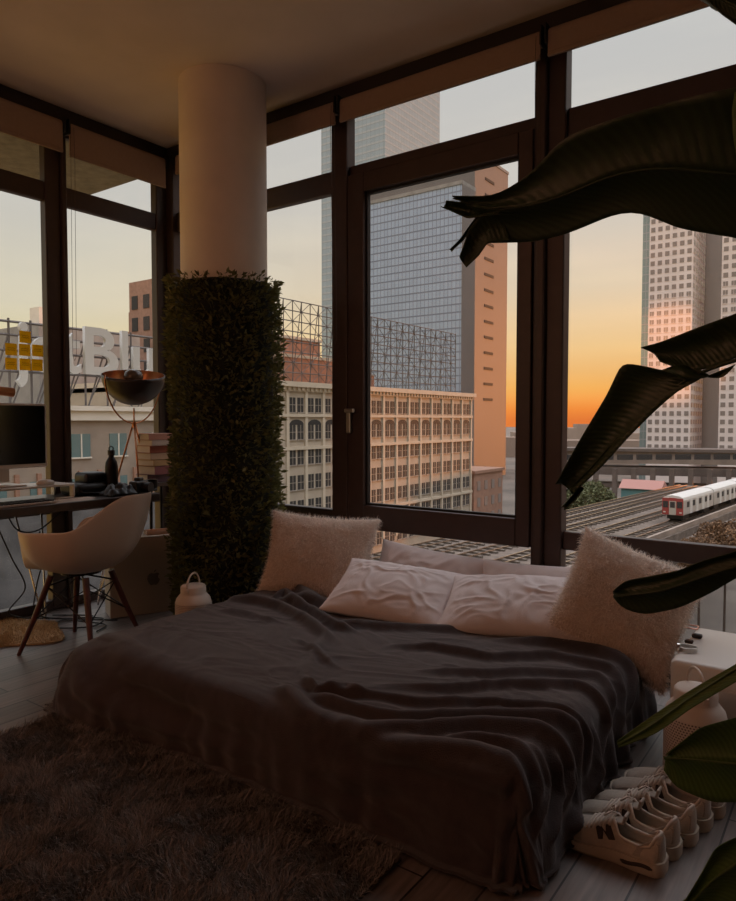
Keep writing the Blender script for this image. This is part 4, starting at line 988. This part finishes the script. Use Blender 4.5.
wq = MB().bx(0,.1,-.8,.8,-1.1,1.1).build('window', M['win2'], lb); k0 = True
for c_ in range(4):
    for r_ in range(3):
        o = wq if k0 else wq.copy()
        if not k0: COL.objects.link(o)
        k0 = False; o.location = (p.x, p.y+2.5+c_*3.9, p.z-3-r_*4)
# --- apartment towers at the right
def apartment(label, pc, dist, ytop, fw, sw, ny, nx):
    a = ext('apartment_tower', label, 'building')
    c_ = atD(pc, 420, dist); zt = atD(pc, ytop, dist).z; wl = fw*nx; wr = sw*ny
    MB().bx(c_.x-wl, c_.x, c_.y, c_.y+wr, GZ, zt).build('walls', M['aptwall'], a)
    MB().bx(c_.x-wl-.4, c_.x+.4, c_.y-.4, c_.y+wr+.4, zt, zt+1.5).build('parapet', M['aptwall'], a)
    return a, c_, zt, wl, wr
def wgrid(a, c_, zt, fw, sw, nx_cols, ny_cols, rows, zlo):
    def one(w_, ax):
        q = MB(); h = .8
        f = (lambda u0,u1,d0,d1,z0,z1: q.bx(u0,u1,-d1,-d0,z0,z1)) if ax == 0 else (lambda u0,u1,d0,d1,z0,z1: q.bx(d0,d1,u0,u1,z0,z1))
        f(-w_/2,w_/2,0,.1,-h,h); q.cur = 1; f(-w_/2-.12,w_/2+.12,0,.2,-h-.15,-h); f(-.04,.04,0,.16,-h,h)
        return q
    wy = one(fw*.58, 0).build('window', [M['win2'], M['aptwall']], a); wx = one(sw*.6, 1).build('window', [M['win2'], M['aptwall']], a)
    spots = [(k_, r_, 0) for r_ in range(rows) for k_ in range(nx_cols)]+[(k_, r_, 1) for r_ in range(rows) for k_ in range(ny_cols)]
    spots.sort(key=lambda s_: abs(s_[1]-14)); st = MB(); fy = fx = True; cnt = 0
    for k_, r_, f_ in spots:
        loc = (c_.x-fw*(k_+.5), c_.y, zlo+1.6+3*r_) if f_ == 0 else (c_.x, c_.y+sw*(k_+.5), zlo+1.6+3*r_)
        if loc[2] > zt-1.5: continue
        if cnt < 98:
            pr = wy if f_ == 0 else wx
            if (f_ == 0 and fy) or (f_ == 1 and fx):
                o = pr
                if f_ == 0: fy = False
                else: fx = False
            else: o = pr.copy(); COL.objects.link(o)
            o.location = loc; cnt += 1
        else:
            x, y, z_ = loc; w_ = (fw*.58 if f_ == 0 else sw*.6)/2
            if f_ == 0: st.bx(x-w_, x+w_, y-.1, y, z_-.8, z_+.8)
            else: st.bx(x, x+.1, y-w_, y+w_, z_-.8, z_+.8)
    if st.v: tag(st.build('windows', M['win2'], a), kind='stuff')
a1, c1, zt1, wl1, wr1 = apartment('pale apartment tower with a grid of windows, greenish glass along its left edge', 690, 245, 150, 2.45, 4.4, 5, 6)
wgrid(a1, c1, zt1, 2.45, 4.4, 6, 5, 44, -10)
MB().bx(c1.x-wl1-2.6, c1.x-wl1, c1.y+1, c1.y+12, GZ, zt1-2).build('glass_bay', M['greenglass'], a1)
MB().bx(c1.x-8, c1.x+.1, c1.y+22, c1.y+95, GZ, zt1-4).build('recess_shade_wall', M['concrete'], a1)  # flush wall; darker cladding puts the recess shade into its colour
a2, c2, zt2, wl2, wr2 = apartment('second pale apartment tower at the right picture edge behind the plant', 752, 238, 130, 2.6, 4.4, 5, 4)
wgrid(a2, c2, zt2, 2.6, 4.4, 4, 5, 44, -10)
# --- left view: brick tower, sign building, grey blocks
p = atD(120, 283, 170); r4 = atD(146, 250, 170)
bk = ext('brick_tower', 'stepped brick tower with a taller block, seen through the window beside the corner', 'building')
tv = Vector((RV.x, RV.y, 0))
q0 = atY(129,283,p.y); q1 = atY(125,312,p.y); q2 = atY(121,331,p.y); q3 = atY(146.5,250,p.y)
MB().bx(q0.x, q0.x+26, p.y, p.y+18, GZ, q0.z).bx(q3.x, q3.x+20, p.y+1.5, p.y+17, q0.z-2, q3.z).bx(q1.x, q0.x+1, p.y+1, p.y+16, GZ, q1.z).bx(q2.x, q0.x+1, p.y+2, p.y+15, GZ, q2.z).build('walls', M['brick'], bk)
wq = MB().bx(-1.1,1.1,-.15,.05,-1.6,1.6).build('window', M['win'], bk); k0 = True
for c_ in range(5):
    for r_ in range(9):
        o = wq if k0 else wq.copy()
        if not k0: COL.objects.link(o)
        k0 = False; o.location = (q0.x+2.2+c_*4.4, p.y, q0.z-5-r_*5.2)
sbd = ext('cream_building', 'low cream building with white cornice and teal windows under the roof sign', 'building')
SX = -66.; zr = atX(100, 411, SX).z
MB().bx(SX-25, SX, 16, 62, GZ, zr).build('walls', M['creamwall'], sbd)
MB().bx(SX-25, SX+.5, 15.8, 62, GZ, -7.6).build('base_storey', pmat('dark_street_level', (.10,.10,.105,1), .9, var=.3, vscale=.4), sbd)
MB().bx(SX-25, SX+.7, 15.5, 62, zr, zr+.5).bx(SX-25, SX+.4, 15.5, 62, zr-1.0, zr).build('cornice', M['white_ext'], sbd)
wq = MB().bx(0,.1,-1.05,1.05,-1.2,1.2); wq.cur = 1; wq.bx(0,.2,-.06,.06,-1.2,1.2).bx(0,.2,-1.15,1.15,-1.35,-1.2)
wq = wq.build('window', [M['winteal'], M['white_ext']], sbd); k0 = True
for c_ in range(10):
    for r_ in range(2):
        o = wq if k0 else wq.copy()
        if not k0: COL.objects.link(o)
        k0 = False; o.location = (SX, 19+c_*4.4, zr-3.6-r_*4.6)
q = MB()
for c_ in range(20): q.bx(SX, SX+.3, 16.6+c_*2.2-.2, 16.6+c_*2.2+.2, zr-14, zr-6.2)
q.build('pilasters', M['brick'], sbd)
sg = ext('roof_sign', 'white lettered airline roof sign on a steel scaffold above the cream building', 'sign')
GXs = SX-4; zb = atX(100, 374, GXs).z; cap = atX(100, 328, GXs).z-zb
def letter(chh, px0, px1, hscale=1.0, h=None):
    cu = bpy.data.curves.new('letter', 'FONT'); cu.body = chh; cu.size = 1; cu.extrude = .04; cu.offset = .014
    t_ = bpy.data.objects.new('t', cu); COL.objects.link(t_); bpy.context.view_layer.update()
    dg = bpy.context.evaluated_depsgraph_get(); me = bpy.data.meshes.new_from_object(t_.evaluated_get(dg)); me.name = 'letter'; bpy.data.objects.remove(t_)
    co = np.empty(len(me.vertices)*3, np.float32); me.vertices.foreach_get('co', co); co = co.reshape(-1,3)
    mn_, mx_ = co.min(0), co.max(0); ya, yb = atX(px0, 350, GXs).y, atX(px1, 350, GXs).y
    capu = .70; s_ = cap/capu
    out = np.stack([co[:,2]*6, ya+(co[:,0]-mn_[0])/(mx_[0]-mn_[0])*(yb-ya), co[:,1]*s_], 1)
    me.vertices.foreach_set('co', out.astype(np.float32).ravel()); me.update(); me.materials.append(M['signw'])
    o = bpy.data.objects.new('letter', me); COL.objects.link(o); o.parent = sg; o.location = (GXs, 0, zb)
for chh, a, b_ in (('j',15,27), ('e',30,56), ('t',62,80), ('B',84,117), ('l',121,127), ('u',132,154), ('e',159,182)): letter(chh, a, b_)
q = MB(); y0, y1 = atX(-20,350,GXs).y, atX(190,350,GXs).y
for pz in (331, 343, 357, 376): z_ = atX(100, pz, GXs).z; bar(q, (GXs-.6,y0,z_), (GXs-.6,y1,z_), .13)
q.build('rail', M['latt'], sg)
q = MB()
for pxx in (12,34,60,88,110,134,160,184):
    y = atX(pxx, 350, GXs).y; bar(q, (GXs-.6,y,zr), (GXs-.6,y,zb+cap), .13); bar(q, (GXs-.6,y,zb+cap*.7), (GXs-.6,y-2.6,zr), .10); bar(q, (GXs-.6,y,zb+.3*cap), (GXs-5,y,zr), .1); q.box((GXs-.6,y,zr+.3), (1.2,1.2,.7))
q.build('scaffold', M['latt'], sg)
gb = ext('grey_roof_block', 'grey flat roofed block behind the sticky notes on left window', 'building')
p = atD(20, 326, 120); MB().bx(p.x-60, p.x+6, p.y, p.y+20, GZ, p.z).build('walls', M['greyroof'], gb)
MB().box((p.x+2, p.y+3, p.z+1.6), (3,3,3.2)).build('water_tank', M['white_ext'], gb)
# skyline of low far blocks along the horizon
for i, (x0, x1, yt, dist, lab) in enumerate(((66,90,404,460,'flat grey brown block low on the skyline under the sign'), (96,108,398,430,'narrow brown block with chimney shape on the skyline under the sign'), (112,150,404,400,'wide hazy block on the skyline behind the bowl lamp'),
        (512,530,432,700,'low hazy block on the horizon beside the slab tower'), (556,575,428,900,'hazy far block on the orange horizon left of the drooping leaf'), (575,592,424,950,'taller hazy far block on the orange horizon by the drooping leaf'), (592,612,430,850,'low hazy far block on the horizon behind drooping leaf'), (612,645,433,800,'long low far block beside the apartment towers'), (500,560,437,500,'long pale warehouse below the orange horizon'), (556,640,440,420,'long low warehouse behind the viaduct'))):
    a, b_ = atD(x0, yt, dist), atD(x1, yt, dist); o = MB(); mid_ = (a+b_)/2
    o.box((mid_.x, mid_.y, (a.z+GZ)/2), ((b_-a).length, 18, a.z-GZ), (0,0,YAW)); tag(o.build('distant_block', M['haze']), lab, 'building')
# --- elevated line, tracks and train
TX, TZ = -22., -13.2
dkb = MB().bx(-40, TX+3.2, 10, 168, TZ-1.4, TZ-.35).build('track_deck', M['deck']); struct(dkb)
def track(x, label, y1=166):
    t_ = ext('railway_track', label, 'track', 'railway tracks outside')
    q = MB().bx(x-.80, x-.66, 10, y1, TZ-.16, TZ).bx(x+.66, x+.80, 10, y1, TZ-.16, TZ); q.build('rail', M['rail'], t_)
    q = MB()
    for k_ in range(int((166-10)/1.6)): q.bx(x-1.35, x+1.35, 10+k_*1.6, 10.35+k_*1.6, TZ-.34, TZ-.16)
    q.build('sleepers', M['tie'], t_); return t_
PV = Matrix.Translation((TX,105,0)) @ Matrix.Rotation(rad(-5),4,'Z') @ Matrix.Translation((-TX,-105,0))
dkb.matrix_world = PV
for x, lab in ((TX,'railway track under the train'), (TX-4.6,'railway track left of the train'), (TX-9,'second railway track left of the train'), (TX-12.6,'third railway track left of the train, below the middle window'), (TX-16.2,'farthest railway track, passing close to the low brick block')): track(x, lab).matrix_world = PV
q = MB().bx(TX+2.5, TX+2.9, 10, 168, TZ-.4, TZ+.35).build('parapet_wall', M['viaduct2']); struct(q); q.matrix_world = PV
def car(y, front, label):
    c_ = thing('subway_car', label, 'train', (TX, y, TZ), 0, 'subway train cars'); Lc, Wc = 15.5, 2.9
    MB().bx(-Wc/2, Wc/2, 0, Lc, .9, 3.1).build('body', M['train'], c_, bevel=.12)
    q = MB(); pr = [(-1.42,3.05),(-1.3,3.4),(-.8,3.65),(0,3.72),(.8,3.65),(1.3,3.4),(1.42,3.05)]
    q.add([(x, yy, z_) for yy in (0.05, Lc-.05) for x, z_ in pr], [(i_, i_+1, i_+8, i_+7) for i_ in range(6)]+[tuple(range(7)), tuple(range(7,14))]); q.build('roof', M['trainroof'], c_)
    for yy in (2.2, 5.0, 8.2, 11.2, 13.6): MB().bx(Wc/2-.02, Wc/2+.03, yy-.55, yy+.55, 1.95, 2.75).build('window', M['win'], c_)
    for yy in (3.6, 6.6, 9.8, 12.4): MB().bx(Wc/2-.02, Wc/2+.05, yy-.6, yy+.6, .95, 2.95).build('door', M['trainroof'], c_, bevel=.02)
    q = MB()
    for yy in (2.5, Lc-2.5): q.bx(-1.1,1.1,yy-1.4,yy+1.4,.25,.9); q.tube([(-.8,yy-.9,.4),(.8,yy-.9,.4)], .4, 12); q.tube([(-.8,yy+.9,.4),(.8,yy+.9,.4)], .4, 12)
    q.build('bogie', M['black'], c_)
    if front:
        MB().bx(-1.42,-.5,-.06,.05,.95,3.3).bx(.5,1.42,-.06,.05,.95,3.3).bx(-.5,.5,-.06,.05,2.9,3.35).build('front_panel', M['trainred'], c_)
        MB().bx(-.42,.42,-.09,.02,.95,2.9).build('front_door', M['train'], c_)
        MB().bx(-1.3,-.62,-.10,.0,1.95,2.85).bx(.62,1.3,-.10,.0,1.95,2.85).bx(-.32,.32,-.12,.0,1.95,2.8).build('cab_window', M['win'], c_)
        MB().bx(-1.25,-.95,-.1,0,1.2,1.4).bx(.95,1.25,-.1,0,1.2,1.4).build('headlight', M['white_ext'], c_)
    return c_
car(105, True, 'silver subway car with red front, leading car of the train on the elevated track'); car(121, False, 'silver subway car coupled behind the red fronted leading car'); car(137, False, 'third silver subway car, at the right picture edge')
for o in [o for o in COL.objects if o.name.startswith('subway_car')]: o.matrix_world = PV @ Matrix.Translation(o.location)
vd = ext('elevated_station', 'long dark elevated station viaduct crossing before the apartment towers', 'viaduct')
def vbar(x0, y0_, x1, y1_, dist0, dist1, thk):
    a, b_ = atD(x0, y0_, dist0), atD(x1, y1_, dist1); d_ = b_-a; q = MB(); L_ = math.hypot(d_.x, d_.y); an = math.atan2(d_.y, d_.x)
    return (a+b_)/2, L_, an
for y_, h_, wdt, mt_, nm in ((455,3.6,9,'viaduct2','platform_wall'), (448,.8,11,'viaduct','canopy'), (469,2.2,10,'viaduct','girder'), (484,1.2,8,'viaduct','lower_girder')):
    c_, L_, an = vbar(540, y_, 830, y_+4, 205, 185, 1); MB().box(c_, (L_, wdt, h_), (0,0,an)).build(nm, M[mt_], vd)
for i in range(16):
    t = i/15; pp = atD(545+280*t, 460, 200-18*t); z1 = atD(545+280*t, 468, 200-18*t).z
    MB().bx(pp.x-.6, pp.x+.6, pp.y-5, pp.y-3.8, GZ, z1).build('pier', M['viaduct'], vd)
    if i < 15: MB().box((pp.x+3, pp.y-5.6, z1+3.4), (4.2,.3,1.5), (0,0,YAW)).build('opening', M['win'], vd)
hut = ext('trackside_hut', 'small teal trackside hut with pink pitched roof left of the train', 'hut'); pp = atD(643, 500, 172)
MB().box((pp.x, pp.y, pp.z), (9,6,6)).build('walls', M['tealwall'], hut)
MB().add([(pp.x+sx*5, pp.y+sy*3.5, pp.z+3) for sx, sy in ((-1,-1),(1,-1),(1,1),(-1,1))]+[(pp.x-5, pp.y, pp.z+5), (pp.x+5, pp.y, pp.z+5)], [(0,1,5,4),(2,3,4,5),(0,4,3),(1,2,5),(0,1,2,3)]).build('roof', M['pinkroof'], hut)
def tree(x, y, dist, rx, rz, mat, label):
    pp = atD(x, y, dist); o = ext('tree', label, 'tree'); n_ = 9000
    d_ = RNG.standard_normal((n_,3)); d_ /= np.linalg.norm(d_, axis=1, keepdims=True); P = d_*np.array([rx,rx,rz])*RNG.uniform(.55,1,n_)[:,None]**.6*(1+.2*np.sin(d_[:,:1]*7)*np.sin(d_[:,1:2]*6))+np.array(pp)
    a = RNG.standard_normal((n_,3)); a /= np.linalg.norm(a, axis=1, keepdims=True); b_ = np.cross(a, RNG.standard_normal((n_,3))); b_ /= np.linalg.norm(b_, axis=1, keepdims=True)
    s_ = .05*rx; V = np.stack([P-a*s_, P+b_*s_*.6, P+a*s_, P-b_*s_*.6], 1).reshape(-1,3); bi = np.arange(n_)[:,None]*4
    trimesh('crown', V, bi+np.array([0,1,2,3]), M[mat], o); MB().tube([(pp.x,pp.y,GZ),(pp.x,pp.y,pp.z)], [.16,.1], 8).build('trunk', M['bark'], o)
tree(588, 503, 166, 6.5, 5, 'bush', 'dull green tree beside the tracks under the drooping leaf')
tree(726, 543, 82, 3.5, 2.5, 'autumn', 'rust brown autumn tree beside the train track, at the right edge')
tree(700, 556, 78, 2.6, 2, 'autumn', 'rust brown autumn tree below the train, at the window rail')
tree(775, 532, 92, 4.5, 3, 'autumn', 'rust brown autumn tree just right of the window view')

# ------------------------------------------------------------------ light
# added unseen blocks that keep the low sun off the room and facades
struct(MB().bx(22, 60, 40, 66, GZ, 30).build('sun_blocker', M['brick']))
SD, SN = Vector((.5524,.8336,0)), Vector((.8336,-.5524,0))
for a_, b0_, b1_, h_ in ((330,-113,-52,46), (430,-250,-146,150)):
    c_ = SD*a_+SN*((b0_+b1_)/2); struct(MB().box((c_.x, c_.y, (h_+GZ)/2), (b1_-b0_, 24, h_-GZ), (0,0,math.atan2(SN.y, SN.x))).build('sun_blocker', M['brick']))
W = bpy.data.worlds.new('sunset_sky'); S.world = W; W.use_nodes = True; t = W.node_tree; t.nodes.clear()
class WN(NT):
    def __init__(s): s.t = t; s.out = s.n('ShaderNodeOutputWorld')
k = WN(); tc = k.n('ShaderNodeTexCoord'); sx = k.n('ShaderNodeSeparateXYZ'); k.l(tc.outputs['Generated'], sx.inputs[0])
hor = k.math('SQRT', k.math('ADD', k.math('MULTIPLY', sx.outputs[0], sx.outputs[0]), k.math('MULTIPLY', sx.outputs[1], sx.outputs[1])))
sdx, sdy = .10, .995
dot = k.math('DIVIDE', k.math('ADD', k.math('MULTIPLY', sx.outputs[0], sdx), k.math('MULTIPLY', sx.outputs[1], sdy)), k.math('MAXIMUM', hor, .001))
mr = k.n('ShaderNodeMapRange', interpolation_type='SMOOTHSTEP'); mr.inputs[1].default_value = .35; mr.inputs[2].default_value = .97; k.l(dot, mr.inputs[0])
el = k.math('MULTIPLY', sx.outputs[2], 1.0)
near = k.ramp(el, [(0, srgb(228,118,52)), (.015, srgb(240,138,58)), (.045, srgb(246,178,92)), (.10, srgb(245,203,142)), (.18, srgb(228,208,178)), (.30, srgb(208,203,194)), (.52, srgb(196,198,198)), (.72, (2.3,2.3,2.4,1))])
far = k.ramp(el, [(0, srgb(236,184,96)), (.025, srgb(242,208,120)), (.06, srgb(236,218,155)), (.15, srgb(216,208,184)), (.28, srgb(202,200,192)), (.52, srgb(194,195,194)), (.72, (2.3,2.3,2.4,1))])
mx = k.mix(mr.outputs[0], far, near)
nz = k.n('ShaderNodeTexNoise', i_Scale=3., i_Detail=5.); mp = k.n('ShaderNodeMapping'); mp.inputs['Scale'].default_value = (1,1,6); k.l(tc.outputs['Generated'], mp.inputs[0]); k.l(mp.outputs[0], nz.inputs['Vector'])
cl = k.ramp(nz.outputs[0], [(.45, (.96,.96,.97,1)), (.75, (1.05,1.04,1.02,1))])
mm = k.n('ShaderNodeMix', data_type='RGBA', blend_type='MULTIPLY'); mm.inputs[0].default_value = 1; k.l(mx, mm.inputs[6]); k.l(cl, mm.inputs[7])
bgn = k.n('ShaderNodeBackground'); k.l(mm.outputs[2], bgn.inputs[0]); bgn.inputs[1].default_value = 1.05; k.l(bgn.outputs[0], k.out.inputs[0])

def sun(dirv, col, st, ang):
    l = bpy.data.lights.new('sun', 'SUN'); l.color = col; l.energy = st; l.angle = rad(ang); o = bpy.data.objects.new('sun', l); COL.objects.link(o)
    o.rotation_euler = Vector(dirv).to_track_quat('Z', 'Y').to_euler(); return o
sun((.55, .83, .045), (1,.34,.09), 2.3, 1.5)
def lamp(name, loc, col, w, r):
    l = bpy.data.lights.new(name, 'POINT'); l.color = col; l.energy = w; l.shadow_soft_size = r; o = bpy.data.objects.new(name, l); COL.objects.link(o); o.location = loc
lamp('warm_fill_light', (-3.2, -1.5, 1.6), (1,.60,.38), 10, .15)  # added warm light for chair, post and column; no lamp stands there
l = bpy.data.lights.new('ceiling_fill', 'SPOT'); l.color = (1,.52,.33); l.energy = 125; l.spot_size = rad(150); l.spot_blend = .8; l.shadow_soft_size = .2  # added light aimed up to brighten the ceiling, without a visible source
o = bpy.data.objects.new('ceiling_fill', l); COL.objects.link(o); o.location = (-2.4,-1.6,1.8); o.rotation_euler = (PI,0,0)
l = bpy.data.lights.new('glint_stand_in', 'SPOT'); l.color = (1,.40,.15); l.energy = 800000; l.spot_size = rad(13); l.spot_blend = .5; l.shadow_soft_size = 3  # added spot standing in for sun thrown back by glass onto the tower
o = bpy.data.objects.new('glint_stand_in', l); COL.objects.link(o); o.location = (-70,90,40); o.rotation_euler = (Vector((-70,90,40))-Vector((c1.x-8,c1.y,25))).to_track_quat('Z','Y').to_euler()
S.cycles.max_bounces = 8; S.cycles.transparent_max_bounces = 16; S.cycles.caustics_reflective = False; S.cycles.caustics_refractive = False
S.cycles.use_denoising = True
